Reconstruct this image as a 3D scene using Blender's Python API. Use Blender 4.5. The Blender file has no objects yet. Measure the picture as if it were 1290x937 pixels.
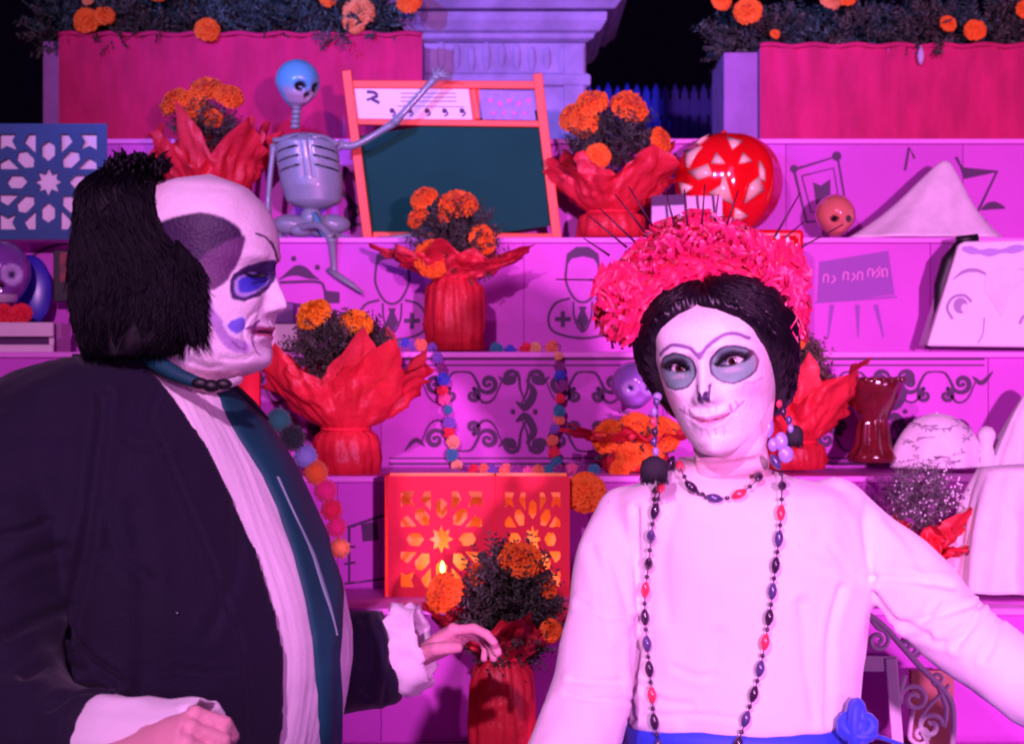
import bpy, bmesh, math, random
import numpy as np
from mathutils import Vector, Matrix, noise
from mathutils import Euler
PI = math.pi
random.seed(7); rng = np.random.default_rng(7)
scene = bpy.context.scene
# ------------------------------------------------------------------ camera
F = 2407.0            # focal length in photograph pixels (photograph 1290 x 937)
CZ = 1.5
cam_d = bpy.data.cameras.new('camera'); cam = bpy.data.objects.new('camera', cam_d)
scene.collection.objects.link(cam); scene.camera = cam
cam.location = (0, 0, CZ); cam.rotation_euler = (PI/2, 0, 0)
cam_d.sensor_width = 36; cam_d.lens = F/1290*36; cam_d.clip_start = .05; cam_d.clip_end = 200
cam_d.dof.use_dof = True; cam_d.dof.focus_distance = 2.7; cam_d.dof.aperture_fstop = 9.0
# ------------------------------------------------------------------ world: night
w = bpy.data.worlds.new('World'); scene.world = w; w.use_nodes = True
w.node_tree.nodes['Background'].inputs[0].default_value = (.012, .004, .03, 1)
w.node_tree.nodes['Background'].inputs[1].default_value = .12
# ------------------------------------------------------------------ stage lamps (a night show lit by coloured floods) plus two added fill lamps
def lamp(name, kind, loc, target, color, energy, size=.1, cone=60, blend=.4):
    d = bpy.data.lights.new(name, kind); o = bpy.data.objects.new(name, d); scene.collection.objects.link(o)
    o.location = loc; d.color = color; d.energy = energy
    o.rotation_euler = (Vector(target)-Vector(loc)).to_track_quat('-Z', 'Y').to_euler()
    if kind == 'SPOT': d.shadow_soft_size = size; d.spot_size = math.radians(cone); d.spot_blend = blend
    if kind == 'AREA': d.size = size
    if kind == 'POINT': d.shadow_soft_size = size
    return o
lamp("magenta_flood", "SPOT", (1.05, -2.3, 1.75), (.90, 3.9, 1.55), (1, .27, .95), 1550, .08, 37, 1)
lamp("added_chair_fill", "SPOT", (3.0, .3, .75), (.62, 3.0, .95), (1, .27, .98), 150, .06, 24, .6)  # added unseen spot that brightens the iron chair
lamp("violet_flood", "SPOT", (-.60, -.45, 2.75), (.1, 2.9, 1.35), (1, .42, .96), 370, .05, 78, .6)
lamp("blue_flood", "SPOT", (-2.7, -.8, 2.9), (.05, 4.9, 2.55), (.20, .22, 1), 1700, .08, 21, .9)
lamp('added_soft_fill', 'AREA', (.2, -.8, 3.2), (0, 3.6, 1.2), (.60, .14, .85), 22, 1.6)  # added soft fill that lifts the shaded sides, not one of the floods
scene.view_settings.view_transform = 'Standard'; scene.view_settings.look = 'None'
scene.view_settings.exposure = 0; scene.view_settings.gamma = 1
scene.render.engine = 'CYCLES'
scene.cycles.max_bounces = 6; scene.cycles.use_denoising = True
scene.cycles.filter_width = 2.0
scene.cycles.sample_clamp_indirect = 4

# ------------------------------------------------------------------ helpers
COL = scene.collection
def P(px, py, Y): return Vector(((px-645)/F*Y, Y, CZ+(468.5-py)/F*Y))
def X(px, Y): return (px-645)/F*Y
def Z(py, Y): return CZ+(468.5-py)/F*Y
def L(n, Y): return n/F*Y
def ndist(*a): pass
def smooth(a, b, x):
    t = np.clip((x-a)/(b-a), 0, 1); return t*t*(3-2*t)

_mats = {}
def mat(name, color=(.5, .5, .5), rough=.6, var=.0, vscale=20, bump=0, bscale=60, spec=.5, metal=0, sheen=0,
        trans=0, coat=0, emit=None, estr=0, vcol=False, color2=None, stretch=(1, 1, 1), detail=5, alpha=1, sss=0):
    if name in _mats: return _mats[name]
    m = bpy.data.materials.new(name); m.use_nodes = True; nt = m.node_tree; N = nt.nodes; K = nt.links
    b = N['Principled BSDF']; b.inputs['Roughness'].default_value = rough; b.inputs['Metallic'].default_value = metal
    b.inputs['Specular IOR Level'].default_value = spec
    b.inputs['Sheen Weight'].default_value = sheen; b.inputs['Coat Weight'].default_value = coat
    if coat: b.inputs['Coat Roughness'].default_value = .08
    if sss:
        b.inputs['Subsurface Weight'].default_value = sss; b.inputs['Subsurface Scale'].default_value = .01
    c = tuple(color)+(1,)
    tc = N.new('ShaderNodeTexCoord'); mp = N.new('ShaderNodeMapping'); K.new(tc.outputs['Object'], mp.inputs[0]); mp.inputs['Scale'].default_value = stretch
    if vcol:
        at = N.new('ShaderNodeAttribute'); at.attribute_name = 'Col'; src = at.outputs['Color']
    else:
        rgb = N.new('ShaderNodeRGB'); rgb.outputs[0].default_value = c; src = rgb.outputs[0]
    if var:
        nz = N.new('ShaderNodeTexNoise'); nz.inputs['Scale'].default_value = vscale; nz.inputs['Detail'].default_value = detail
        K.new(mp.outputs[0], nz.inputs['Vector'])
        mr = N.new('ShaderNodeMapRange'); mr.inputs[1].default_value = .3; mr.inputs[2].default_value = .7
        K.new(nz.outputs['Fac'], mr.inputs[0])
        mx = N.new('ShaderNodeMix'); mx.data_type = 'RGBA'
        K.new(mr.outputs[0], mx.inputs['Factor'])
        if color2 is None:
            dk = N.new('ShaderNodeMix'); dk.data_type = 'RGBA'; dk.blend_type = 'MULTIPLY'; dk.inputs['Factor'].default_value = 1
            K.new(src, dk.inputs['A']); dk.inputs['B'].default_value = (1-var, 1-var, 1-var, 1); K.new(dk.outputs['Result'], mx.inputs['A'])
        else: mx.inputs['A'].default_value = tuple(color2)+(1,)
        K.new(src, mx.inputs['B']); src = mx.outputs['Result']
    K.new(src, b.inputs['Base Color'])
    if bump:
        n2 = N.new('ShaderNodeTexNoise'); n2.inputs['Scale'].default_value = bscale; n2.inputs['Detail'].default_value = 6
        K.new(mp.outputs[0], n2.inputs['Vector'])
        bp = N.new('ShaderNodeBump'); bp.inputs['Strength'].default_value = bump; bp.inputs['Distance'].default_value = .004
        K.new(n2.outputs['Fac'], bp.inputs['Height']); K.new(bp.outputs[0], b.inputs['Normal'])
    if emit: b.inputs['Emission Color'].default_value = tuple(emit)+(1,); b.inputs['Emission Strength'].default_value = estr
    if trans:
        t = N.new('ShaderNodeBsdfTranslucent'); K.new(src, t.inputs[0]); ms = N.new('ShaderNodeMixShader'); ms.inputs[0].default_value = trans
        K.new(b.outputs[0], ms.inputs[1]); K.new(t.outputs[0], ms.inputs[2]); K.new(ms.outputs[0], N['Material Output'].inputs[0])
    _mats[name] = m; return m

class MB:
    def __init__(s): s.v = []; s.f = []; s.n = 0
    def add(s, v, f):
        v = np.asarray(v, float).reshape(-1, 3); s.v.append(v); o = s.n
        s.f.extend([tuple(i+o for i in q) for q in f]); s.n += len(v); return s
    def box(s, x0, x1, y0, y1, z0, z1):
        v = [(x, y, z) for x in (x0, x1) for y in (y0, y1) for z in (z0, z1)]
        return s.add(v, [(0, 1, 3, 2), (4, 6, 7, 5), (0, 4, 5, 1), (2, 3, 7, 6), (0, 2, 6, 4), (1, 5, 7, 3)])
    def obox(s, c, ux, uy, uz):
        c = np.array(c); ux, uy, uz = map(np.array, (ux, uy, uz))
        v = [c+a*ux+b*uy+d*uz for a in (-1, 1) for b in (-1, 1) for d in (-1, 1)]
        return s.add(v, [(0, 1, 3, 2), (4, 6, 7, 5), (0, 4, 5, 1), (2, 3, 7, 6), (0, 2, 6, 4), (1, 5, 7, 3)])
    def loft(s, rings, cap0=True, cap1=True, closed=True):
        R = np.asarray(rings, float); m, n = R.shape[:2]; f = []
        for i in range(m-1):
            for j in range(n if closed else n-1):
                k = (j+1) % n; f.append((i*n+j, i*n+k, (i+1)*n+k, (i+1)*n+j))
        if cap0 and closed: f.append(tuple(range(n-1, -1, -1)))
        if cap1 and closed: f.append(tuple((m-1)*n+j for j in range(n)))
        return s.add(R.reshape(-1, 3), f)
    def tube(s, pts, rad, n=10, caps=True, flat=1.0, up=None):
        pts = [Vector(p) for p in pts]; m = len(pts)
        if not hasattr(rad, '__len__'): rad = [rad]*m
        t0 = (pts[1]-pts[0]).normalized(); a = Vector(up) if up is not None else (Vector((0, 0, 1)) if abs(t0.z) < .9 else Vector((1, 0, 0)))
        rings = []
        for i in range(m):
            t = (pts[min(i+1, m-1)]-pts[max(i-1, 0)]); t = t.normalized() if t.length > 1e-9 else t0
            a = (a-t*a.dot(t)).normalized(); b = t.cross(a)
            rings.append([pts[i]+(a*math.cos(2*PI*k/n)*flat+b*math.sin(2*PI*k/n))*rad[i] for k in range(n)])
        return s.loft(rings, caps, caps)
    def ball(s, c, r, nu=14, nv=9):
        c = np.array(c); r = np.array(r if hasattr(r, '__len__') else (r, r, r)); rings = []
        for i in range(nv+1):
            th = PI*(i+.02*(i == 0)-.02*(i == nv))/nv
            rings.append([c+r*(math.sin(th)*math.cos(2*PI*k/nu), math.sin(th)*math.sin(2*PI*k/nu), -math.cos(th)) for k in range(nu)])
        return s.loft(rings)
    def lathe(s, prof, c=(0, 0, 0), n=24, sq=1.0):
        c = np.array(c)
        return s.loft([[c+(r*math.cos(2*PI*k/n), r*sq*math.sin(2*PI*k/n), z) for k in range(n)] for r, z in prof])
    def grid(s, G):
        G = np.asarray(G, float); return s.loft(G, closed=False)
    def data(s): return np.concatenate(s.v), s.f
    def build(s, name, m, parent=None, shade=True, col=None):
        return mkobj(name, *s.data(), m, parent, shade, col)

def mkmesh(name, v, f, m, shade=True, col=None):
    me = bpy.data.meshes.new(name)
    me.from_pydata([tuple(map(float, q)) for q in v], [], f); me.update()
    if m: me.materials.append(m)
    if shade: me.polygons.foreach_set('use_smooth', [True]*len(me.polygons))
    if col is not None:
        at = me.color_attributes.new('Col', 'FLOAT_COLOR', 'POINT')
        c = np.ones((len(v), 4)); c[:, :3] = col; at.data.foreach_set('color', c.ravel())
    return me
def link(name, data, parent=None):
    o = bpy.data.objects.new(name, data); COL.objects.link(o)
    if parent is not None:
        o.parent = parent; o.matrix_parent_inverse = world_of(parent).inverted()
    return o
def world_of(o):
    m = Matrix.Translation(o.location) @ o.rotation_euler.to_matrix().to_4x4() @ Matrix.Diagonal((*o.scale, 1))
    return world_of(o.parent) @ o.matrix_parent_inverse @ m if o.parent else m
def mkobj(name, v, f, m, parent=None, shade=True, col=None): return link(name, mkmesh(name, v, f, m, shade, col), parent)
def thing(name, label, cat, loc, group=None, kind=None):
    o = link(name, None); o.location = loc; o['label'] = label; o['category'] = cat
    if group: o['group'] = group
    if kind: o['kind'] = kind
    return o
def tag(o, label=None, cat=None, group=None, kind=None):
    for k, v in (('label', label), ('category', cat), ('group', group), ('kind', kind)):
        if v: o[k] = v
    return o
def bevel(o, wd, seg=2):
    md = o.modifiers.new('bevel', 'BEVEL'); md.width = wd; md.segments = seg; md.limit_method = 'ANGLE'; return o
def remesh(v, f, voxel, sm=3, smf=.6):
    me = mkmesh('tmp', v, f, None); o = bpy.data.objects.new('tmp', me); COL.objects.link(o)
    a = o.modifiers.new('r', 'REMESH'); a.mode = 'VOXEL'; a.voxel_size = voxel
    b = o.modifiers.new('s', 'SMOOTH'); b.iterations = sm; b.factor = smf
    dg = bpy.context.evaluated_depsgraph_get(); dg.update(); e = o.evaluated_get(dg).to_mesh()
    V = np.empty(len(e.vertices)*3); e.vertices.foreach_get('co', V); V = V.reshape(-1, 3)
    nr = np.empty(len(e.vertices)*3); e.vertices.foreach_get('normal', nr); nr = nr.reshape(-1, 3)
    Fc = [tuple(p.vertices) for p in e.polygons]
    bpy.data.objects.remove(o); return V, Fc, nr
def catmull(pts, n=8):
    pts = [np.array(p, float) for p in pts]; q = [2*pts[0]-pts[1]]+pts+[2*pts[-1]-pts[-2]]; out = []
    for i in range(1, len(q)-2):
        for k in range(n):
            t = k/n; a, b, c, d = q[i-1:i+3]
            out.append(.5*((2*b)+(-a+c)*t+(2*a-5*b+4*c-d)*t*t+(-a+3*b-3*c+d)*t**3))
    out.append(pts[-1]); return out
def interp(z, zs, vs): return np.interp(z, zs, vs)
def fbm(p, s, o=3): return noise.fractal(Vector(p)*s, 1.0, 2.0, o)
def projpx(V): V = np.asarray(V); return 645+V[:, 0]/V[:, 1]*F, 468.5-(V[:, 2]-CZ)/V[:, 1]*F

# ------------------------------------------------------------------ materials
M_step = mat('fuchsia_painted_board', (.62, .06, .60), .55, var=.20, vscale=3.5, bump=.3, bscale=14)
M_step2 = mat('fuchsia_painted_board_worn', (.57, .06, .57), .6, var=.22, vscale=3.0, bump=.3, bscale=12)
M_edge = mat('fuchsia_board_edge', (.80, .20, .76), .5, var=.08, vscale=9)
M_ink = mat('dark_print_ink', (.055, .004, .07), .6)
M_inkp = mat('pale_print_ink', (.34, .03, .36), .6)
M_cloth = mat('magenta_burlap', (.60, .015, .13), .9, var=.3, vscale=26, bump=.5, bscale=300, stretch=(1, 1, .35))
M_stone = mat('weathered_stone', (.36, .31, .56), .9, var=.45, vscale=11, bump=.6, bscale=40)
M_plaster = mat('lilac_plaster', (.34, .16, .42), .9, var=.25, vscale=14, bump=.5, bscale=40)
M_orange = mat('marigold_petal', (1, .20, .008), .7, var=.12, vscale=60, sheen=.1, trans=.2)
M_orange2 = mat('amber_marigold_petal', (1, .36, .01), .7, var=.1, vscale=60, trans=.2)
M_peach = mat('peach_marigold_petal', (.95, .42, .14), .7, var=.2, vscale=60, trans=.2)
M_leaf = mat('marigold_leaf', (.075, .085, .06), .6, var=.6, vscale=25, spec=.35)
M_leaf2 = mat('blue_green_leaf', (.05, .115, .10), .6, var=.6, vscale=25, spec=.35)
M_crepe = mat('red_crepe_paper', (1, .045, .075), .38, var=.22, vscale=14, bump=1.0, bscale=60, trans=.38)
M_bone = mat('grey_plastic_bone', (.25, .32, .33), .38, var=.18, vscale=20, coat=.25)
M_skull = mat('blue_lit_plastic_skull', (.10, .42, .52), .38, var=.15, vscale=20, coat=.25)
M_black = mat('black_paint', (.006, .005, .008), .5)
M_frame = mat('orange_painted_wood', (.88, .10, .03), .5, var=.15, vscale=14, bump=.15, bscale=70)
M_board = mat('green_chalkboard', (.008, .085, .055), .9, var=.2, vscale=5, spec=.15)
M_white = mat('white_paper', (.85, .80, .84), .8, var=.06, vscale=10, bump=.15, bscale=40)
M_blue = mat('blue_cut_paper', (.03, .11, .26), .75, var=.1, vscale=12, bump=.15, bscale=80)
M_redp = mat('red_cut_paper', (.85, .012, .045), .7, var=.12, vscale=12, bump=.15, bscale=80)
M_wcloth = mat('white_satin', (.84, .78, .82), .6, var=.14, vscale=26, bump=.5, bscale=55, sheen=.2)
M_redg = mat('red_glazed_ceramic', (.80, .006, .012), .12, var=.1, vscale=8, coat=1)
M_cream = mat('cream_glaze', (.85, .62, .42), .2, coat=.6)
M_clay = mat('salmon_glazed_clay', (.62, .16, .13), .16, coat=1, var=.15, vscale=10)
M_drum = mat('dark_red_glazed_clay', (.15, .012, .02), .14, coat=1, var=.4, vscale=30, bump=.6, bscale=35)
M_gold = mat('gold_foil', (.85, .48, .12), .35, metal=.6, bump=.3, bscale=30)

# ------------------------------------------------------------------ ground, night sky, fence
g = MB().box(-30, 30, -8, 60, -.06, 0).build('plaza_ground', mat('dark_plaza_paving', (.06, .05, .06), .8, var=.3, vscale=3, bump=.4, bscale=20), shade=False)
tag(g, kind='structure')
fence = thing('picket_fence', 'blue lit picket fence in the dark gap between the stone pedestal and the right planter', 'fence', (.75, 7.2, 0))
M_fence = mat('blue_painted_picket', (.10, .07, .85), .6, var=.2, vscale=8)
pk = None
for i in range(19):
    x = X(742, 7.2)+i*.036
    if pk is None:
        b = MB(); zt = Z(104, 7.2); b.box(-.0125, .0125, -.009, .009, 0, zt-.03)
        b.add([(-.0125, -.009, zt-.03), (.0125, -.009, zt-.03), (.0125, .009, zt-.03), (-.0125, .009, zt-.03), (0, 0, zt)], [(0, 1, 4), (1, 2, 4), (2, 3, 4), (3, 0, 4)])
        pk = mkmesh('picket', *b.data(), M_fence, False)
    o = bpy.data.objects.new('picket', pk); COL.objects.link(o); o.parent = fence; o.matrix_parent_inverse = world_of(fence).inverted(); o.location = (x, 7.2, random.uniform(-.012, .006))
x0, x1 = X(735, 7.2), X(742, 7.2)+.69
for zz in (Z(135, 7.2), Z(300, 7.2)): MB().box(x0, x1, 7.211, 7.24, zz-.03, zz+.03).build('rail', M_fence, fence, False)
b = MB().box(x0+.02, x1-.02, 7.30, 7.32, 0, Z(122, 7.2)); b.build('backing_board', M_fence, fence, False)

# ------------------------------------------------------------------ altar steps
steps = [ # front Y, top z (relative to the camera), bottom z
    (2.98, -.62, -1.5), (3.20, -.395, -1.5), (3.5, -.19, -1.5), (3.8, .04, -1.5), (4.1, .288, -1.5), (4.4, .536, -1.5)]
altar = thing('altar', 'stepped fuchsia altar printed with dark drawings behind the two performers', 'altar', (0, 4, 0))
SX0, SX1 = -1.75, 1.75
step_o = []
for i, (y, zt, zb) in enumerate(steps):
    y2 = steps[i+1][0] if i < 5 else 5.0
    b = MB().box(SX0, SX1, y+.0045, y2-.002, 0, CZ+zt-.012)
    o = bevel(b.build('step', M_step, altar, False), .002)
    o2 = bevel(MB().box(SX0-.004, SX1+.004, y-.006, y2-.003, CZ+zt-.0115, CZ+zt).build('step_top', M_edge, altar, False), .002)
    zlo = 0 if i == 0 else CZ+steps[i-1][1]+.001
    cuts = [SX0]+[X(q, y) for q in ((140, 600, 1080), (60, 480, 905), (-120, 425, 742, 1120), (135, 480, 835, 1008, 1245), (330, 660, 1010, 1172), (150, 700, 990, 1213))[i]]+[SX1]
    for x0_, x1_ in zip(cuts[:-1], cuts[1:]):
        bevel(MB().box(x0_+.0006, x1_-.0006, y+random.uniform(0, .0004), y+.0042, zlo, CZ+zt-.0125).build('face_panel', random.choice((M_step, M_step, M_step2)), o, False), .0008, 1)
    step_o.append(o)
# ---- printed drawings: flat ribbons 1 mm proud of the boards
class Ink:
    def __init__(s, Y): s.b = MB(); s.Y = Y; s.k = 0
    def line(s, pts, wd=3.0, closed=False, sm=6):
        if closed: pts = list(pts)+[pts[0]]
        p = catmull([(a, b) for a, b in pts], sm) if sm > 1 and len(pts) > 2 else [np.array(q, float) for q in pts]
        n = len(p); v = []; s.k += 1; y = s.Y-.0012-.00008*s.k
        for i in range(n):
            t = p[min(i+1, n-1)]-p[max(i-1, 0)]; t = t/(np.linalg.norm(t)+1e-9); nn = np.array((-t[1], t[0]))
            ww = (wd(i/(n-1)) if callable(wd) else wd)/2
            for sg in (-1, 1):
                q = p[i]+nn*ww*sg; v.append((X(q[0], s.Y), y, Z(q[1], s.Y)))
        s.b.add(v, [(2*i, 2*i+1, 2*i+3, 2*i+2) for i in range(n-1)])
    def poly(s, pts):
        s.k += 1; y = s.Y-.0012-.00008*s.k
        s.b.add([(X(a, s.Y), y, Z(b, s.Y)) for a, b in pts], [tuple(range(len(pts)))])
    def disc(s, cx, cy, rx, ry=None, n=18): s.poly([(cx+rx*math.cos(2*PI*k/n), cy+(ry or rx)*math.sin(2*PI*k/n)) for k in range(n)])
    def spiral(s, cx, cy, r, turns=1.3, a0=0, d=1, wd=4, tail=None):
        pts = []
        if tail: pts += tail
        for k in range(int(turns*10)+1):
            t = k/(turns*10); a = a0+d*2*PI*turns*t; rr = r*(1-t*.85)
            pts.append((cx+rr*math.cos(a), cy+rr*math.sin(a)))
        s.line(pts, lambda t: wd*(.35+.9*math.sin(PI*min(1, t*1.05))), sm=3); s.disc(pts[-1][0], pts[-1][1], wd*.55)
    def done(s, name, parent, m=None, label=None):
        o = s.b.build(name, m or M_ink, parent, False)
        if label: o['label'] = label
        return o
# scrollwork panels on the middle board
def scroll_panel(x0, x1, y0, y1, full=True):
    k = Ink(3.8); cx = (x0+x1)/2
    k.line([(x0, y0), (x1, y0)], 3, sm=1); k.line([(x0, y0+8), (x1, y0+8)], 2, sm=1)
    if full:
        k.line([(x0, y1), (x1, y1)], 3, sm=1); k.line([(x0, y1-7), (x1, y1-7)], 2, sm=1)
    for sy, yb in ((1, y0+14), (-1, y1-14)):
        if sy < 0 and not full: continue
        for sx in (-1, 1):
            for cc in (x0+(x1-x0)*.27, x0+(x1-x0)*.73):
                k.spiral(cc+sx*33, yb+sy*17, 13, 1.4, PI if sx > 0 else 0, -sx*sy, 5, [(cc, yb+sy*2), (cc+sx*12, yb+sy*4)])
                k.spiral(cc+sx*14, yb+sy*32, 9, 1.3, -PI/2*sy, sx*sy, 4, [(cc+sx*52, yb+sy*10), (cc+sx*40, yb+sy*36), (cc+sx*26, yb+sy*40)])
                k.line([(cc+sx*46, yb+sy*8), (cc+sx*58, yb+sy*16), (cc+sx*72, yb+sy*2)], lambda t: 1+5*math.sin(PI*t))
            k.spiral(cx+sx*16, yb+sy*10, 10, 1.4, 0 if sx < 0 else PI, sx*sy, 5, [(cx-sx*4, yb+sy*44), (cx+sx*4, yb+sy*26)])
        k.line([(cx+3, yb+sy*12), (cx+12, yb+sy*28), (cx+2, yb+sy*46), (cx-10, yb+sy*40)], lambda t: 2+8*math.sin(PI*t)); k.disc(cx, yb+sy*56, 3)
    for i, xx in enumerate((x0+(x1-x0)*.5,)):
        k.disc(xx-14, (y0+y1)/2, 3); k.disc(xx+14, (y0+y1)/2, 3)
    k.done('printed_scrollwork', step_o[3], M_inkp if False else None)
scroll_panel(490, 830, 452, 584); scroll_panel(1012, 1240, 452, 584)
scroll_panel(140, 470, 452, 584)
# people drawings, icons on the upper boards
def doctor(cx, cy, s, cross_side=-1, name='printed_figure'):
    k = Ink(4.1)
    k.line([(cx-s*20, cy-s*24), (cx-s*21, cy-s*2), (cx-s*12, cy+s*18), (cx, cy+s*25), (cx+s*12, cy+s*18), (cx+s*21, cy-s*2), (cx+s*20, cy-s*24)], 3)
    k.poly([(cx-s*22, cy-s*18), (cx-s*20, cy-s*36), (cx-s*8, cy-s*45), (cx+s*8, cy-s*45), (cx+s*20, cy-s*36), (cx+s*22, cy-s*18), (cx+s*14, cy-s*30), (cx, cy-s*33), (cx-s*14, cy-s*30)])
    k.line([(cx-s*16, cy+s*20), (cx-s*34, cy+s*26), (cx-s*43, cy+s*44), (cx-s*36, cy+s*62), (cx, cy+s*70), (cx+s*36, cy+s*62), (cx+s*43, cy+s*44), (cx+s*34, cy+s*26), (cx+s*16, cy+s*20)], 3)
    k.line([(cx-s*12, cy+s*24), (cx-s*10, cy+s*46), (cx, cy+s*62), (cx+s*10, cy+s*46), (cx+s*12, cy+s*24)], 2.4)
    k.poly([(cx-s*5, cy+s*30), (cx+s*5, cy+s*30), (cx+s*3, cy+s*36), (cx+s*8, cy+s*48), (cx, cy+s*62), (cx-s*8, cy+s*48), (cx-s*3, cy+s*36)])
    x = cx+cross_side*s*25; y = cy+s*46
    k.line([(x-s*10, y), (x+s*10, y)], 5.5, sm=1); k.line([(x, y-s*10), (x, y+s*10)], 5.5, sm=1)
    k.done(name, step_o[4])
doctor(734, 356, 1); doctor(494, 358, 1, 1); doctor(1108, 560, .0001) if False else None
k = Ink(4.1)   # moustache over a square jug
k.line([(352, 352), (366, 344), (378, 341), (392, 348), (402, 352)], lambda t: 2+12*math.sin(PI*t)**2)
k.line([(352, 356), (398, 355), (408, 362), (411, 384)], 3.5); k.poly([(410, 366), (428, 368), (428, 382), (410, 382)])
k.line([(350, 384), (410, 386)], 5, sm=1); k.disc(370, 326, 3.5); k.disc(400, 337, 3.5)
k.done('printed_icon', step_o[4])
k = Ink(4.1)   # easel with writing
k.poly([(1032, 330), (1119, 316), (1127, 371), (1029, 382)])
for xx, dx in ((1048, -5), (1080, 1), (1103, 10)): k.line([(xx, 384), (xx+dx, 425)], lambda t: 6-4*t, sm=1)
k.line([(1027, 381), (1130, 374)], 2.5, sm=1)
o = k.done('printed_easel', step_o[4], mat('violet_print', (.26, .06, .36), .6))
k = Ink(4.098)
for j, (xx, yy) in enumerate(((1048, 352), (1073, 349), (1104, 345))):
    for q in range(3 if j else 2):
        x = xx+q*9-8; k.line([(x-3, yy+4), (x-2, yy-5), (x+3, yy-5), (x+3, yy+4)] if q % 2 == 0 else [(x, yy-5), (x+3, yy), (x-2, yy+5)], 1.8)
    k.line([(1099, yy+2), (1108, yy-9), (1113, yy+4)], 1.8, sm=1) if j == 2 else None
k.done('chalk_writing', step_o[4], mat('pink_chalk', (.75, .25, .6), .8))
k = Ink(4.4)   # picture frame
k.line([(1000, 214), (1055, 197), (1068, 275), (1016, 280)], 3.5, True, 1); k.line([(1010, 222), (1050, 212), (1058, 262), (1022, 268)], 2, True, 1)
k.poly([(1024, 230), (1034, 234), (1046, 226), (1046, 245), (1050, 256), (1028, 258)]); k.disc(1000, 213, 5); k.disc(1054, 197, 6)
k.done('printed_frame', step_o[5]); k = Ink(4.4); k.line([(1140, 215), (1145, 186), (1152, 200)], 3.5, sm=1); k.done('printed_compass', step_o[5]); k = Ink(4.4)
k.line([(1204, 198), (1212, 213), (1256, 216), (1232, 266), (1182, 264), (1168, 300)], 4, sm=1)
k.poly([(1206, 202), (1214, 226), (1256, 217), (1214, 211)]); k.line([(1236, 264), (1250, 259), (1266, 262)], lambda t: 2+8*math.sin(PI*t))
k.disc(1240, 279, 3); k.done('printed_star', step_o[5])
k = Ink(4.4)   # big letters and flourishes behind the skeleton, mostly hidden
k.line([(436, 210), (430, 238), (446, 262), (440, 290)], 6); k.spiral(448, 268, 18, 1.2, 0, 1, 5); k.line([(446, 225), (470, 228)], 8, sm=1)
k.done('printed_flourish', step_o[5])
k = Ink(4.4); k.line([(838, 176), (870, 178)], 0.1, sm=1)
k = Ink(3.5)   # small hanging-sign drawing on the lower board
k.line([(440, 662), (440, 735), (486, 728)], 3.5, sm=1); k.line([(438, 664), (486, 648)], 3.5, sm=1)
k.poly([(455, 660), (475, 656), (477, 680), (457, 682)])
for yy in (664, 690, 710, 735): k.line([(434, yy), (448, yy-2)], 3, sm=1)
k.done('printed_hanging_sign', step_o[2])
k = Ink(4.1); k.line([(30, 330), (60, 312), (90, 306)], 3); k.done('printed_curl', step_o[4])

# ------------------------------------------------------------------ stone pedestal behind
ped = thing('stone_pedestal', 'tall violet lit stone pedestal with moulded cornice behind the chalkboard', 'monument', (0, 4.9, 0))
def prof_block(name, levels, x0, x1, y0, y1, m, parent):
    rings = []
    for z, e in levels: rings.append([(x0-e, y0-e, z), (x1+e, y0-e, z), (x1+e, y1+e, z), (x0-e, y1+e, z)])
    o = MB().loft(rings).build(name, m, parent, False); return bevel(o, .004)
Yp = 4.75; px0, px1 = X(528, Yp), X(738, Yp)
prof_block('shaft', [(.0, 0), (Z(110, Yp), 0), (Z(108, Yp), .012), (Z(95, Yp), .012), (Z(92, Yp), 0), (Z(54, Yp), 0)], px0, px1, Yp, Yp+.42, M_stone, ped)
prof_block('cornice_moulding', [(Z(53.8, Yp), .004), (Z(50, Yp), .02), (Z(44, Yp), .022), (Z(42, Yp), .035), (Z(30, Yp), .05), (Z(20, Yp), .052), (Z(18, Yp), .04)], px0, px1, Yp, Yp+.42, M_stone, ped)
prof_block('cornice_slab', [(Z(17.8, Yp), .07), (Z(8, Yp), .085), (Z(4, Yp), .10), (Z(-30, Yp), .11), (Z(-34, Yp), .12), (Z(-60, Yp), .12)], px0, px1, Yp, Yp+.42, M_stone, ped)
prof_block('upper_block', [(Z(-60.2, Yp), .03), (Z(-300, Yp), .03)], px0, px1, Yp, Yp+.42, M_stone, ped)
b = MB()   # worn carved relief band on the face of the shaft
for i in range(9):
    cx = X(556+i*19, Yp); cz = Z(72, Yp)+random.uniform(-.006, .006)
    b.ball((cx, Yp+.004, cz), (.013, .011, .03+random.uniform(0, .012)), 10, 7)
b.build('carved_relief', M_stone, ped)
b = MB().box(px1-.055, px1-.004, Yp-.008, Yp+.02, 1.0, Z(58, Yp)); bevel(b.build('corner_pilaster', M_stone, ped, False), .003)
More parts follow.
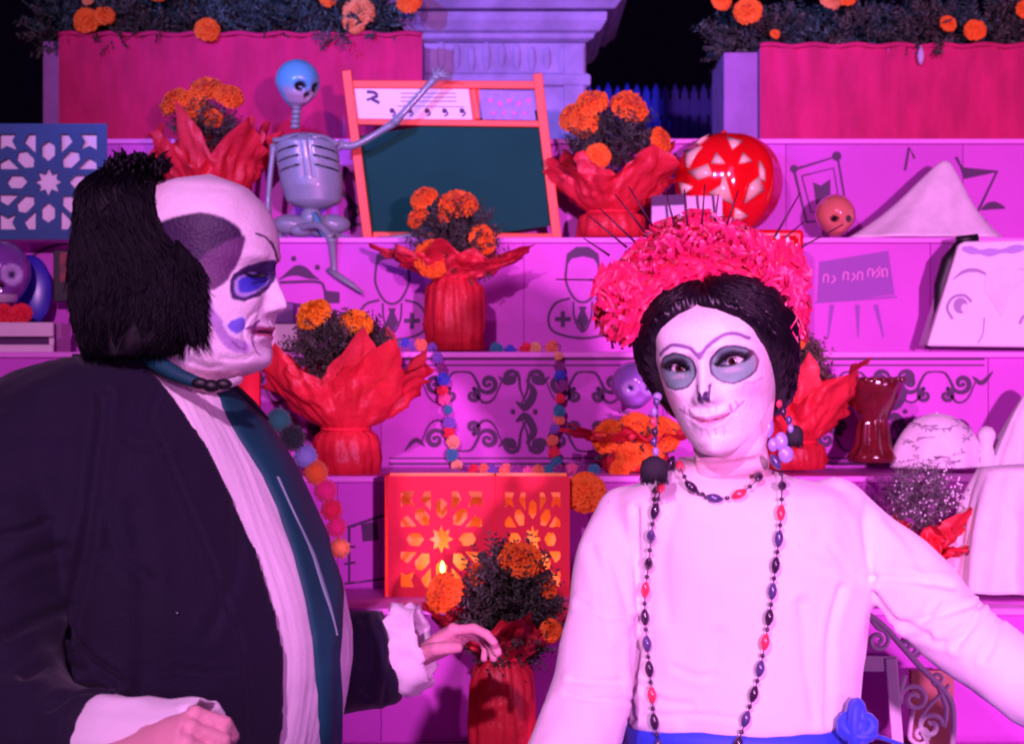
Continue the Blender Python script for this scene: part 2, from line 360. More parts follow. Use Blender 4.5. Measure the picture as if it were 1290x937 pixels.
# ------------------------------------------------------------------ plants
def petal_flower(name, R, m, layers=7, n0=15, ruffle=.12, flat=.72, pw=.34, seed=1, core=True):
    r_ = random.Random(seed); b = MB()
    if core: b.ball((0, 0, 0), (R*.72, R*.72, R*.72*flat), 12, 7)
    for li in range(layers):
        th = (li+.4)/layers*PI*.62; n = max(3, int(n0*math.sin(th)+2))
        for k in range(n):
            ph = 2*PI*(k+r_.random()*.6)/n+li*.5; rr = R*r_.uniform(.9, 1.08); wd = R*pw*r_.uniform(.8, 1.2)
            d = np.array((math.sin(th)*math.cos(ph), math.sin(th)*math.sin(ph), math.cos(th)*flat))
            t = np.array((-math.sin(ph), math.cos(ph), 0)); up = np.cross(d, t); up /= np.linalg.norm(up)
            G = []
            for i, (u, ww) in enumerate(((.35, .35), (.75, .8), (1.0, 1.1), (1.06, .8))):
                row = []
                for j in range(4):
                    s = j/3*2-1; off = ruffle*R*(u**2)*math.sin(s*4+li+k)+r_.uniform(-.02, .02)*R
                    row.append(d*rr*u+t*wd*ww*s*.8+up*(off-.10*R*(i == 3)))
                G.append(row)
            b.grid(G)
    return mkmesh(name, *b.data(), m)
MG = [petal_flower('marigold', .022, mm, seed=s) for s, mm in ((1, M_orange), (2, M_orange), (3, M_orange2), (4, M_peach))]
def place(name, me, loc, aim, sc=1.0, parent=None, squash=1):
    o = link(name, me); o.rotation_mode = 'XYZ'
    q = Vector(aim).to_track_quat('Z', 'Y') @ Euler((0, 0, random.uniform(0, 6))).to_quaternion()
    M = Matrix.Translation(loc) @ q.to_matrix().to_4x4() @ Matrix.Diagonal((sc, sc, sc*squash, 1))
    if parent is not None: o.parent = parent; M = world_of(parent).inverted() @ M
    o.matrix_local = M; return o
def foliage(c, r, n, ll=.035, wd=.0035, seed=0, bias=(0, 0, 1), feather=4):
    R = np.random.default_rng(seed); V = []; Fc = []; c = np.array(c)
    for i in range(n):
        d = R.normal(size=3); d /= np.linalg.norm(d); p = c+d*np.array(r)*R.random()**.45
        g = d*.9+np.array(bias)*.5+R.normal(size=3)*.45; g /= np.linalg.norm(g)
        s = np.cross(g, R.normal(size=3)); s /= np.linalg.norm(s)+1e-9; l = ll*R.uniform(.5, 1.2)
        # a feathery leaf: rachis with paired leaflets
        for k in range(feather):
            a = p+g*l*(k+.6)/feather
            for sg in (-1, 1):
                e = a+(s*sg*.8+g*.6)*l*.38*(1-.5*k/feather); m_ = (a+e)/2; q = np.cross(e-a, R.normal(size=3)); q = q/(np.linalg.norm(q)+1e-9)*wd*.7
                o = len(V); V += [a, m_+q, e, m_-q]; Fc.append((o, o+1, o+2, o+3))
        o = len(V); e = p+g*l*1.15; V += [p-s*wd*.3, p+g*l*.6-s*wd*.3, e, p+s*wd*.3]; Fc.append((o, o+1, o+2, o+3))
    return np.array(V), Fc
def paper_wrap(c, base, r0, h0, rx, h1, seed=0, corners=5, ry=None, lean=(0, 0), jag=.35):
    """crepe paper gathered round a pot and flaring to pointed corners"""
    R = random.Random(seed); cx, cy, cz = c; n = 96; rings = []; a0 = R.uniform(0, 6); ry = ry or rx
    amp = [R.uniform(.6, 1.3) for _ in range(corners)]
    prof = [(0, base), (.35, base*1.03), (.72, base*1.0), (.86, base*.93), (.97, r0), (1.0, r0*.95), (1.04, r0*1.03)]
    for t, r in prof:
        z = cz+h0*t
        rings.append([(cx+(r+.0016*math.sin(k*2*PI/n*17+seed+t*3)+.0016*math.sin(k*2*PI/n*29+t*9)+.007*fbm((math.cos(k*2*PI/n)*2.2+seed, math.sin(k*2*PI/n)*2.2, t*1.6), 1.6))*math.cos(2*PI*k/n), cy+(r+.0016*math.sin(k*2*PI/n*17+seed+t*3)+.007*fbm((math.cos(k*2*PI/n)*2.2+seed, math.sin(k*2*PI/n)*2.2, t*1.6), 1.6))*math.sin(2*PI*k/n), z) for k in range(n)])
    for i in range(1, 13):
        t = i/12; row = []
        for k in range(n):
            a = 2*PI*k/n; q = ((a-a0)/(2*PI)*corners) % 1; ci = int(((a-a0)/(2*PI)*corners) % corners)
            pk = (1-abs(q-.5)*2)**1.3*amp[ci]
            rr = r0+(1*(.62+jag*1.3*pk*t))*t**.8
            ex = rx*(.62+jag*1.2*pk*t)*t**.75; ey = ry*(.62+jag*1.2*pk*t)*t**.75
            fold = .0045*math.sin(a*13+seed*2+t*2+1.5*math.sin(a*3+seed))*t+.005*math.sin(a*23+3*t+seed)*t+.036*fbm((math.cos(a)*2, math.sin(a)*2, t*2+seed), 1.6)*t
            fold += .008*fbm((math.cos(a)*6+seed, math.sin(a)*6, t*5), 1.0)*t; z = cz+h0*1.04+(h1-h0)*(t**1.15)*(.50+.55*pk)+.018*fbm((math.cos(a)*1.5+seed, math.sin(a)*1.5, t), 1.7)*t
            row.append((cx+(r0+ex+fold)*math.cos(a)+lean[0]*t, cy+(r0+ey+fold)*math.sin(a)+lean[1]*t, z))
        rings.append(row)
    return MB().loft(rings, True, False)
M_crepe2 = mat('coral_crepe_paper', (.98, .07, .10), .42, var=.2, vscale=22, bump=.6, bscale=120, trans=.3)
def bouquet(label, px, Y, base_py, pot_w, pot_top, paper, flowers, fol, mats=None, nleaf=420, seed=1, leafm=None, group='marigold bouquets in red crepe paper', wraplean=(0, 0), jag=.35, fm=None, corners=4, dry=None):
    """paper=(half width px, top py); flowers=[(px,py,r px)]; fol=(cx,cy,rx,ry) px"""
    base = P(px, base_py, Y); th = thing('marigold_bouquet', label, 'bouquet', base, group)
    r = L(pot_w/2, Y); h0 = Z(pot_top, Y)-base.z; h1 = Z(paper[1], Y)-base.z
    paper_wrap(base, r, r*.7, h0, L(paper[0], Y)-r*.4, h1, seed, corners, ry=min(L(paper[0], Y), dry or .085), lean=wraplean, jag=jag).build('paper_wrap', M_crepe, th)
    paper_wrap(base+Vector((0, .004, h0*.9)), r*.66, r*.60, h0*.06, (L(paper[0], Y)-r*.4)*.80, h0*.06+(h1-h0)*1.12, seed+50, corners+1, ry=min(L(paper[0], Y), dry or .085)*.8, jag=jag*1.2).build('inner_paper', M_crepe2, th)
    MB().tube([(base.x+r*.74*math.cos(t), base.y+r*.74*math.sin(t), base.z+h0) for t in np.linspace(0, 2*PI, 20)], .003, 6).build('tie', M_redp, th)
    v, f = foliage(P(fol[0], fol[1], Y), (L(fol[2], Y), min(.07, L(fol[2], Y)), L(fol[3], Y)), nleaf, seed=seed)
    o = mkobj('foliage', v, f, leafm or M_leaf, th, False); o['kind'] = 'stuff'
    b = MB()
    top = P(fol[0], fol[1], Y)
    for k in range(7): b.tube([(base.x+random.uniform(-.01, .01), base.y, base.z+h0*.5), (top.x+random.uniform(-.03, .03), top.y+random.uniform(-.03, .03), top.z)], .0016, 5)
    b.build('stems', M_leaf, th)
    for i, fl in enumerate(flowers):
        p = P(fl[0], fl[1], Y); p.y -= fl[3] if len(fl) > 3 else random.uniform(.0, .03)
        mg = MG[(fl[4] if len(fl) > 4 else (i % 2))]
        c = P(fol[0], fol[1], Y); aim = (p-c).normalized()+Vector((0, -.55, .35))
        place('marigold', mg, p, aim, L(fl[2], Y)/.022*1.0, th)
    return th
bouquet('marigold bouquet in red paper behind the bald head, top left below the pink planter', 268, 4.25, 300, 70, 262, (78, 165),
        [(222, 130, 20), (262, 115, 20), (246, 143, 20), (290, 124, 18), (268, 150, 14)], (262, 165, 42, 26), seed=3, nleaf=260)
bouquet('marigold bouquet standing in front of the chalkboard lower edge', 572, 3.93, 441, 72, 350, (86, 318),
        [(535, 251, 17), (577, 259, 23), (527, 275, 14), (545, 328, 22, .05), (609, 303, 18), (560, 276, 9)], (575, 305, 46, 44), seed=5, nleaf=520, wraplean=(.0, 0))
bouquet('marigold bouquet between the chalkboard and the red glazed pumpkin skull', 770, 4.22, 300, 84, 268, (86, 196),
        [(722, 148, 19), (745, 133, 20), (737, 158, 18), (792, 138, 23), (831, 178, 16), (752, 200, 15, .05)], (768, 172, 50, 30), seed=8, nleaf=460)
bouquet('marigold bouquet with two amber blooms beside the bald man\'s chin', 436, 3.60, 597, 82, 540, (122, 440),
        [(397, 397, 22, .02, 2), (450, 408, 20, .02, 2), (478, 478, 8, .02, 0)], (432, 440, 58, 34), seed=12, nleaf=620, jag=.25)
bouquet('marigold bouquet half hidden behind the woman\'s left-hand earring', 800, 3.62, 592, 78, 560, (70, 540),
        [(765, 549, 21, .03), (800, 540, 22, .03), (836, 545, 22, .03), (795, 572, 19, .05), (820, 565, 16, .04), (778, 590, 12, .06)], (800, 560, 40, 22), seed=14, nleaf=260)
bouquet('red paper bouquet with brown faded foliage behind the woman\'s right-hand ear', 1000, 3.62, 590, 78, 556, (80, 468),
        [(993, 415, 14, .02, 0)], (1000, 462, 34, 34), seed=17, nleaf=420, leafm=mat('dry_brown_leaf', (.16, .11, .08), .8, var=.4, vscale=30))
bouquet('tall dark marigold bouquet in red paper in front of the lit red lantern', 632, 3.06, 955, 80, 828, (78, 770),
        [(655, 703, 26, .03), (693, 789, 14, .05), (560, 742, 24, .05, 0), (720, 622, 0.1), (606, 722, 18, .0), (688, 738, 14, .02)], (640, 768, 56, 74), seed=21, nleaf=1100, jag=.5)
o = place('marigold', MG[0], P(737, 620, 3.4), (-.2, -1, .3), L(24, 3.4)/.022); tag(o, 'single orange marigold bloom at the top right corner of the red lantern', 'flower')

# small white filler bouquet at the right
base = P(1172, 752, 3.33); th = thing('white_flower_bouquet', 'small posy of tiny white blossoms wrapped in red paper beside the white dress', 'bouquet', base)
paper_wrap(base, .026, .018, .06, .045, .10, 4, ry=.05).build('paper_wrap', M_crepe, th)
paper_wrap(base+Vector((-.01, 0, .05)), .018, .016, .02, .05, .09, 9, ry=.05).build('paper_collar', M_crepe, th)
v, f = foliage(P(1160, 625, 3.33), (.055, .045, .045), 420, .03, .002, 31, feather=3)
o = mkobj('foliage', v, f, mat('grey_green_sprig', (.16, .15, .15), .7, var=.4, vscale=30), th, False); o['kind'] = 'stuff'
b = MB(); R = np.random.default_rng(3)
for i in range(230):
    d = R.normal(size=3); d /= np.linalg.norm(d); p = np.array(P(1168, 622, 3.33))+d*np.array((.07, .05, .055))*R.random()**.4; b.ball(p, .0022, 5, 4)
o = b.build('blossoms', M_white, th); o['kind'] = 'stuff'
MB().tube([P(1172, 740, 3.33), P(1165, 640, 3.33)], .004, 6).build('stems', M_leaf, th)

# ------------------------------------------------------------------ pink planters along the top
def planter(px0, px1, pt, pb, Y, label, sideL, flowers, seed):
    x0, x1 = X(px0, Y), X(px1, Y); zt, zb = Z(pt, Y), Z(pb, Y)
    th = thing('planter_box', label, 'planter', ((x0+x1)/2, Y+.15, zb), 'long magenta planters on the top step')
    n = 60; G = []
    for j in range(13):
        zz = zb+(zt-zb)*j/12; G.append([(x0+(x1-x0)*i/n, Y-.006-.004*math.sin(i*1.7)*(.3+abs(math.sin(i*.37)))-.003*fbm((i*.3, j*.2, seed), 1), zz) for i in range(n+1)])
    MB().grid(G).build('burlap_front', M_cloth, th)
    b = MB(); b.box(x0, x1, Y, Y+.30, zb, zt-.004); bevel(b.build('box_body', M_plaster, th, False), .004)
    MB().tube([(x0+(x1-x0)*i/n, Y-.008, zt+.003*math.sin(i*.9)) for i in range(n+1)], .006, 6).build('rolled_hem', M_cloth, th)
    if sideL:
        b = MB().box(x0-L(sideL, Y), x0-.001, Y+.02, Y+.29, zb, zt-.012); bevel(b.build('end_block', M_plaster, th, False), .004)
    w_ = (x1-x0)/2+L(sideL*.7, Y)*0
    v, f = foliage(((x0+x1)/2, Y+.12, zt+.03), (w_, .12, .07), 10, .06, .005, seed)
    R = np.random.default_rng(seed); c = []
    V = []; Fc = []
    for i in range(int(w_*2/.05)):
        cx = x0-L(sideL*.6, Y)+i*.05+.01
        v, f = foliage((cx, Y+R.uniform(.02, .2), zt+R.uniform(.02, .05)), (.055, .09, .065), 130, .055, .005, seed*100+i, feather=5)
        o_ = sum(map(len, V)); V.append(v); Fc += [tuple(q+o_ for q in t) for t in f]
    o = mkobj('foliage', np.concatenate(V), Fc, M_leaf, th, False); o['kind'] = 'stuff'
    o.data.materials.append(M_leaf2)
    mi = np.array([1 if (fbm(V_, 6) > .05) else 0 for V_ in np.concatenate(V)[[t[0] for t in Fc]]]); o.data.polygons.foreach_set('material_index', mi)
    for i, fl in enumerate(flowers):
        p = P(fl[0], fl[1], Y+.0); p.y -= .02
        place('marigold', MG[fl[3] if len(fl) > 3 else i % 2], p, (random.uniform(-.4, .4), -1, .5), L(fl[2], Y)/.022, th)
    return th
planter(75, 532, 44, 178, 4.6, 'left magenta burlap planter full of marigolds behind the skeleton', 24,
        [(112, 28, 16), (134, 22, 12), (263, 40, 15), (452, 18, 19, 3), (447, 30, 14, 3), (516, 4, 15), (415, 0, 11), (113, 2, 7, 3), (350, -14, 14), (200, -10, 14)], 2)
planter(957, 1420, 58, 178, 4.6, 'right magenta burlap planter full of marigolds above the white pointed cloth', 44,
        [(908, 3, 12), (941, 16, 17), (975, 45, 6), (1045, 0, 14, 3), (1066, 0, 10), (1192, 32, 10), (1226, 40, 13), (1290, 14, 12), (1120, -14, 14)], 4)
b = MB().lathe([(.001, 0), (.006, .006), (.009, .02), (.007, .034), (.003, .045)], P(1160, 82, 4.57), 10); tag(b.build('hanging_bud', mat('pale_lilac_bud', (.5, .4, .6), .6)), 'pale wilted bud hanging over the rim of the right planter', 'bud')

# ------------------------------------------------------------------ skeleton doll
YS = 4.16
sk = thing('skeleton', 'grey skeleton doll with blue light painted on its skull, sitting and pointing at the chalkboard', 'skeleton', P(390, 300, YS))
def bone(pts, r0, r1=None, knob=1.5, name='bone', flat=1):
    r1 = r1 or r0; p = catmull(pts, 6); n = len(p); rr = []
    for i in range(n):
        t = i/(n-1); e = math.exp(-(t/.10)**2)*(knob-1)*1+math.exp(-((1-t)/.10)**2)*(knob-1); rr.append((r0+(r1-r0)*t)*(1+e))
    return MB().tube(p, rr, 10).build(name, M_bone, sk)
def S(px, py, dy=0): return np.array(P(px, py, YS+dy))
# skull
def skull_mesh(c, H, yaw, pitch=0, socket=.2, col_fn=None, nu=56, nv=48, jaw=1.0, dep=1.0):
    V = []; 
    for i in range(nv+1):
        t = i/nv; th = PI*(t*.98+.01)
        for k in range(nu):
            ph = 2*PI*k/nu; d = np.array((math.sin(th)*math.sin(ph), -math.sin(th)*math.cos(ph), math.cos(th)))
            x, y, z = d*np.array((.40, .47, .42)); z += .10
            if z < .02:   # face narrows to the jaw
                q = min(1, (.02-z)/.34); x *= 1-.22*q; z = .02-(.02-z)*1.45*jaw
                if y > 0: y *= 1-.75*q
                else: y *= 1-.12*q
            fr = max(0, -y)*2.2
            for sx in (-1, 1):
                g = math.exp(-(((x-sx*.16)/.10)**2+((z-.05)/.095)**2)*1.3); y += .17*dep*g*(y < 0)
                y -= .03*math.exp(-(((x-sx*.27)/.09)**2+((z+.12)/.06)**2))*(y < 0)
            y += .12*dep*math.exp(-((x/.05)**2+((z+.10)/.065)**2))*(y < 0)
            y += .025*math.exp(-((z+.29)/.018)**2)*math.exp(-(x/.2)**2)*(y < 0)
            y -= .03*math.exp(-((z+.26)/.09)**2)*math.exp(-(x/.16)**2)*(y < 0)
            V.append((x, y, z))
    V = np.array(V); f = []
    for i in range(nv):
        for k in range(nu): f.append((i*nu+k, (i+1)*nu+k, (i+1)*nu+(k+1) % nu, i*nu+(k+1) % nu))
    f.append(tuple(range(nu))); f.append(tuple(nv*nu+k for k in range(nu-1, -1, -1)))
    Lc = V.copy(); M = Matrix.Rotation(yaw, 3, 'Z') @ Matrix.Rotation(pitch, 3, 'X'); V = (np.array(M) @ (V*H).T).T+np.array(c)
    return V, f, Lc
V, f, Lc = skull_mesh(S(374, 110), L(67, YS), math.radians(40), math.radians(14), jaw=.85)
colr = np.tile((.10, .44, .56), (len(V), 1)); face = smooth(-.02, -.16, Lc[:, 1])*smooth(.1, -.12, Lc[:, 2])  # blue light from the left is painted into the skull colour, face mauve
colr = colr*(1-face[:, None])+np.array((.42, .36, .40))*face[:, None]
for sx in (-1, 1):
    g = smooth(.105, .075, np.hypot((Lc[:, 0]-sx*.16), (Lc[:, 2]-.05)*.95))*(Lc[:, 1] < 0); colr = colr*(1-g[:, None])+np.array((.008, .006, .01))*g[:, None]
g = smooth(.062, .04, np.hypot(Lc[:, 0], (Lc[:, 2]+.10)*.8))*(Lc[:, 1] < 0); colr = colr*(1-g[:, None])+np.array((.008, .006, .01))*g[:, None]
g = smooth(.022, .008, abs(Lc[:, 2]+.30))*(Lc[:, 1] < -.05)*(abs(Lc[:, 0]) < .2); colr = colr*(1-.6*g[:, None])+np.array((.1, .05, .12))*.6*g[:, None]
mkobj('skull', V, f, mat('light_painted_skull', rough=.35, coat=.3, vcol=True), sk, col=colr)
# neck and spine
b = MB()
for i in range(6): b.lathe([(.001, 0), (.009, .0015), (.0115, .006), (.009, .010), (.001, .0115)], S(372+i*.6, 163-i*6), 10)
b.build('neck', M_bone, sk)
# rib cage: moulded barrel with open slots between the ribs
b = MB(); cx, top, bot = 392, 168, 262
def tor(t, a, e=0): # t 0 top..1 bottom
    py = 170+(262-170)*t; hw = interp(t, [0, .1, .35, .7, .9, 1], [24, 37, 38, 37, 33, 20])+e; c = 384+13*t
    return S(c+hw*math.sin(a), py, 0)+np.array((0, -L(hw*.62, YS)*math.cos(a), 0))
nT, nA = 90, 120; tt = np.linspace(0, 1, nT); G = []
for t in tt:
    sh = -10*max(0, (.05-t)/.05)**2-9*max(0, (t-.93)/.07)**2
    G.append([tor(t, 2*PI*k/nA, sh-2.2*math.exp(-((abs((2*PI*k/nA+PI) % (2*PI)-PI)-.16)/.06)**2)*(t < .6)) for k in range(nA)])
V_ = np.array(G).reshape(-1, 3); f_ = []
for i_ in range(nT-1):
    for k in range(nA):
        a_ = (2*PI*(k+.5)/nA+PI) % (2*PI)-PI; s_ = tt[i_]-.13*abs(a_)*(1 if abs(a_) < 1.5 else (3-abs(a_)))*.6
        slot = any(abs(s_-q) < .014 for q in (.02, .15, .28, .41)) and .24 < abs(a_) < 1.45 and tt[i_] < .66
        if not slot: f_.append((i_*nA+k, i_*nA+(k+1) % nA, (i_+1)*nA+(k+1) % nA, (i_+1)*nA+k))
f_.append(tuple(range(nA-1, -1, -1))); f_.append(tuple((nT-1)*nA+k for k in range(nA)))
rc = mkobj('rib_cage', V_, f_, M_bone, sk); md = rc.modifiers.new('thick', 'SOLIDIFY'); md.thickness = .0035; md.offset = -1
bone([S(345, 177, -.01), S(368, 175, -.03), S(386, 176, -.035)], .0045, name='collar_bone'); bone([S(388, 176, -.035), S(405, 172, -.03), S(426, 182, -.01)], .0045, name='collar_bone')
# pelvis
b = MB()
for sx in (-1, 1):
    b.ball(S(392+sx*26, 283), (L(24, YS), .022, L(13, YS)), 14, 8); b.ball(S(392+sx*12, 290, -.012), (L(16, YS), .018, L(9, YS)), 12, 7)
b.ball(S(392, 275), (L(14, YS), .018, L(16, YS)), 12, 8); b.build('pelvis', M_bone, sk)
bone([S(345, 182), S(340, 225), S(337, 268)], .006, name='upper_arm'); bone([S(337, 268), S(343, 290, -.02), S(352, 298, -.04)], .0055, name='forearm')
bone([S(427, 183), S(450, 182), S(497, 155)], .009, .0065, name='upper_arm'); bone([S(497, 155), S(520, 130), S(548, 99)], .0075, .0065, name='forearm')
b = MB(); b.ball(S(549, 97), (.010, .006, .008), 10, 6)
for i, (ex, ey) in enumerate(((570, 97), (567, 92), (563, 88), (556, 84), (545, 86))): b.tube([S(548, 97), S((548+ex)/2, (97+ey)/2-1), S(ex, ey)], [.0035, .003, .002], 6)
b.build('hand', M_bone, sk)
bone([S(352, 298, -.04), S(358, 302, -.05)], .006, name='hand')
bone([S(368, 290), S(400, 284, -.06), S(418, 300, -.08)], .009, .008, name='thigh')
b = MB().tube([S(396, 268, -.045), S(404, 285, -.055), S(412, 305, -.06)], [.008, .012, .005], 8, flat=.5); b.build('hip_flap', M_skull, sk)
bone([S(418, 300, -.08), S(420, 325, -.07), S(421, 345, -.065)], .009, .0065, name='shin')
MB().tube([S(414, 340, -.065), S(425, 347, -.075), S(442, 358, -.085), S(457, 369, -.09)], [.009, .011, .009, .004], 10, flat=.7).build('foot', M_bone, sk)
bone([S(405, 292), S(450, 304, -.05), S(480, 303, -.05)], .0075, .006, name='thigh'); bone([S(480, 303, -.05), S(515, 297, -.05), S(528, 296, -.05)], .006, .005, name='shin')
MB().tube([S(526, 296, -.05), S(536, 292, -.055), S(538, 280, -.06)], [.006, .007, .003], 8).build('foot', M_bone, sk)

# ------------------------------------------------------------------ chalkboard
cb = thing('chalkboard', 'toy chalkboard in an orange frame with a printed paper strip along the top', 'chalkboard', P(570, 300, 4.2))
YB = 4.22
tl, tr, br, bl = (432, 92), (680, 97), (708, 304), (458, 302)
def Q(p, dy=0): v = P(p[0], p[1], YB); v.y += dy+(300-p[1])*-.0003*0; return np.array(v)
def plank(b, p, q, wd, dy0=-.012, dy1=.010):
    p, q = np.array(p, float), np.array(q, float); t = (q-p)/np.linalg.norm(q-p); n = np.array((-t[1], t[0]))*wd/2
    cs = [p-n, q-n, q+n, p+n]; v = [Q(c, dy0) for c in cs]+[Q(c, dy1) for c in cs]
    return b.add(v, [(0, 1, 2, 3), (7, 6, 5, 4), (0, 4, 5, 1), (1, 5, 6, 2), (2, 6, 7, 3), (3, 7, 4, 0)])
for a, c, wd in (((437, 90), (464, 303), 12), ((677, 94), (702, 304), 12)): bevel(plank(MB(), a, c, wd, -.014, .012).build('frame_upright', M_frame, cb, False), .002)
for a, c, wd in (((443, 107), (675, 108), 10), ((447, 154), (681, 157), 8), ((470, 297), (698, 299), 9), ((596, 113), (602, 151), 7)): bevel(plank(MB(), a, c, wd, -.010, .010).build('frame_rail', M_frame, cb, False), .002)
plank(MB(), (564, 155), (585, 300), 234, .002, .008).build('board', M_board, cb, False)
plank(MB(), (516, 132), (604, 132), 44, .0, .006).build('panel', M_frame, cb, False)
MB().add([Q(c, -.0035) for c in ((446, 112), (590, 112), (595, 151), (451, 150))], [(0, 1, 2, 3)]).build('paper_strip', M_white, cb, False)
MB().add([Q(c, -.0035) for c in ((604, 115), (670, 116), (675, 152), (608, 151))], [(0, 1, 2, 3)]).build('lilac_card', mat('lilac_card', (.35, .26, .62), .6, var=.3, vscale=60), cb, False)
k = Ink(YB-.0032)
k.line([(462, 116), (472, 117), (475, 122), (467, 124), (478, 130)], 4, sm=2); k.line([(462, 126), (472, 124)], 3, sm=1)
for i in range(5): k.disc(494+i*22, 140, 3.2); k.line([(492+i*22, 137), (498+i*22, 143), (494+i*22, 147)], 2)
for yy in (118, 123, 128): k.line([(505, yy), (575, yy)], .8, sm=1)
k.line([(500, 134), (585, 135)], .7, sm=1)
k.done('printed_marks', cb)
k = Ink(YB-.0036)
for i in range(5): k.disc(618+i*12, 127+4*(i % 2), 2.6)
for i in range(4): k.disc(622+i*13, 143, 2)
k.done('printed_dots', cb, mat('pink_print', (.8, .1, .35), .6))

# ------------------------------------------------------------------ cut paper (papel picado)
def rosette(part=0):
    H = []; 
    st = [( (.25 if i % 2 == 0 else .145)*math.cos(PI*i/8), (.25 if i % 2 == 0 else .145)*math.sin(PI*i/8)) for i in range(16)]; H.append(st)
    for k in range(8):
        a = k*PI/4; L1 = .36; L2 = .72; wd = .115
        if k % 2: L2 = .74
        hx = [(L1, 0), (L1+.10, wd), (L2-.08, wd), (L2, 0), (L2-.08, -wd), (L1+.10, -wd)]
        H.append([(x*math.cos(a)-y*math.sin(a), x*math.sin(a)+y*math.cos(a)) for x, y in hx])
    for sx in (-1, 1):
        for sy in (-1, 1):
            q = [(.22, .84), (.34, .84), (.42, .70), (.22, .50)]
            for sw in (0, 1): H.append([((y if sw else x)*sx, (x if sw else y)*sy) for x, y in q])
            H.append([(x*sx, y*sy) for x, y in [(.84, .84), (.56, .84), (.63, .72), (.55, .56), (.72, .63), (.84, .56)]])
    return H
def cut_sheet(name, c, hx, hz, m, parent=None, pat=1.0, rot=0, out=1.0, th=.0012):
    cu = bpy.data.curves.new(name, 'CURVE'); cu.dimensions = '2D'; cu.fill_mode = 'BOTH'; cu.extrude = th
    def sp(pts):
        s = cu.splines.new('POLY'); s.points.add(len(pts)-1); s.use_cyclic_u = True
        for q, p in zip(s.points, pts): q.co = (p[0], p[1], 0, 1)
    sp([(-hx*out, -hz*out), (hx*out, -hz*out), (hx*out, hz*out), (-hx*out, hz*out)])
    for h in rosette(): sp([(x*hx*pat, y*hz*pat) for x, y in h])
    o = bpy.data.objects.new('t', cu); COL.objects.link(o); dg = bpy.context.evaluated_depsgraph_get(); dg.update()
    me = bpy.data.meshes.new_from_object(o.evaluated_get(dg)); bpy.data.objects.remove(o); me.name = name
    M = Matrix.Translation(c) @ Matrix.Rotation(rot, 4, 'Z') @ Matrix.Rotation(PI/2, 4, 'X'); me.transform(M)
    me.materials.clear(); me.materials.append(m); return link(name, me, parent)
th = thing('cut_paper_banner', 'square blue cut paper sheet with a white eight point rosette at the far left', 'banner', P(62, 300, 4.0))
cut_sheet('cut_sheet', P(61, 229, 4.0), L(74, 4.0), L(73, 4.0), M_blue, th, .98)
MB().box(X(-12, 4.01), X(134, 4.01), 4.012, 4.016, Z(301, 4.01), Z(158, 4.01)).build('backing_card', M_white, th, False)
# lit lantern box
YL = 3.36
ln = thing('paper_lantern', 'red cut paper lantern box glowing gold from inside below the scrollwork board', 'lantern', P(600, 756, YL))
cut_sheet('cut_sheet', P(556, 679, YL), L(66, YL), L(78, YL), M_redp, ln, .92, out=1.02)
xl, xm, xr = X(486, YL), X(624, YL), X(716, YL)
cut_sheet('cut_sheet', P(671, 679, YL), L(46, YL), L(78, YL), M_redp, ln, .9, out=1.02)
b = MB(); b.box(xl-.002, xl, YL+.001, YL+.125, Z(757, YL), Z(600, YL)); b.box(xr, xr+.002, YL+.001, YL+.125, Z(757, YL), Z(600, YL)); b.box(xm-.0015, xm+.0005, YL+.003, YL+.12, Z(757, YL), Z(600, YL)); b.build('side_wall', M_redp, ln, False)
MB().box(xl, xr, YL+.12, YL+.122, Z(757, YL), Z(600, YL)).build('gold_back', mat('gold_paper', (.75, .36, .12), .6, bump=.2), ln, False)
b = MB(); b.box(xl, xr, YL+.002, YL+.12, Z(757, YL), Z(757, YL)+.003); b.build('lantern_floor', M_redp, ln, False)
for pxc in (556, 668):
    c = P(pxc, 750, YL); c.y = YL+.06
    MB().lathe([(.017, 0), (.018, .002), (.018, .028), (.015, .03), (.001, .0295)], c, 16).build('candle', M_cream, ln)
    o = MB().lathe([(.001, 0), (.004, .004), (.0045, .010), (.002, .02), (.0003, .026)], c+Vector((0, 0, .033)), 10).build('flame', mat('flame', (1, .6, .2), .5, emit=(1, .55, .15), estr=8), ln)
    lo = lamp('candle_light', 'POINT', c+Vector((0, 0, .05)), c, (1, .52, .16), .34, .012)

# ------------------------------------------------------------------ red glazed skull-pumpkin and other altar pieces
c = P(918, 232, 4.24)
pj = thing('glazed_skull', 'large glossy red glazed skull with cream triangles above the flower crown', 'ornament', P(918, 300, 4.24))
R_ = L(66, 4.24); G = []
for i in range(25):
    t = i/24; th_ = PI*(.01+.98*t); rr = math.sin(th_)**.9*(1+.06*math.cos(th_))
    G.append([(c.x+R_*rr*math.cos(a)*(1+.03*math.cos(8*a)), c.y+R_*.8*rr*math.sin(a)*(1+.03*math.cos(8*a)), c.z-R_*.98*-math.cos(th_)*1.0) for a in np.linspace(0, 2*PI, 64, endpoint=False)])
MB().loft(G[::-1]).build('body', M_redg, pj)
def on_ball(px, py, c, rx, ry, rz, off=1.02):
    x = (X(px, c.y-ry)-c.x)/rx; z = (Z(py, c.y-ry)-c.z)/rz; y = math.sqrt(max(.02, 1-x*x-z*z)); return np.array((c.x+rx*x*off, c.y-ry*y*off, c.z+rz*z*off))
def decal(b, pts, c, rx, ry, rz, off=1.09):
    m_ = np.mean(pts, 0); n = len(pts); v = [on_ball(*m_, c, rx, ry, rz, off+.02)]+[on_ball(*p, c, rx, ry, rz, off) for p in pts]+[on_ball(*p, c, rx, ry, rz, off-.06) for p in pts]
    f = [(0, i+1, (i+1) % n+1) for i in range(n)]+[(i+1, n+i+1, n+(i+1) % n+1, (i+1) % n+1) for i in range(n)]; return b.add(v, f)
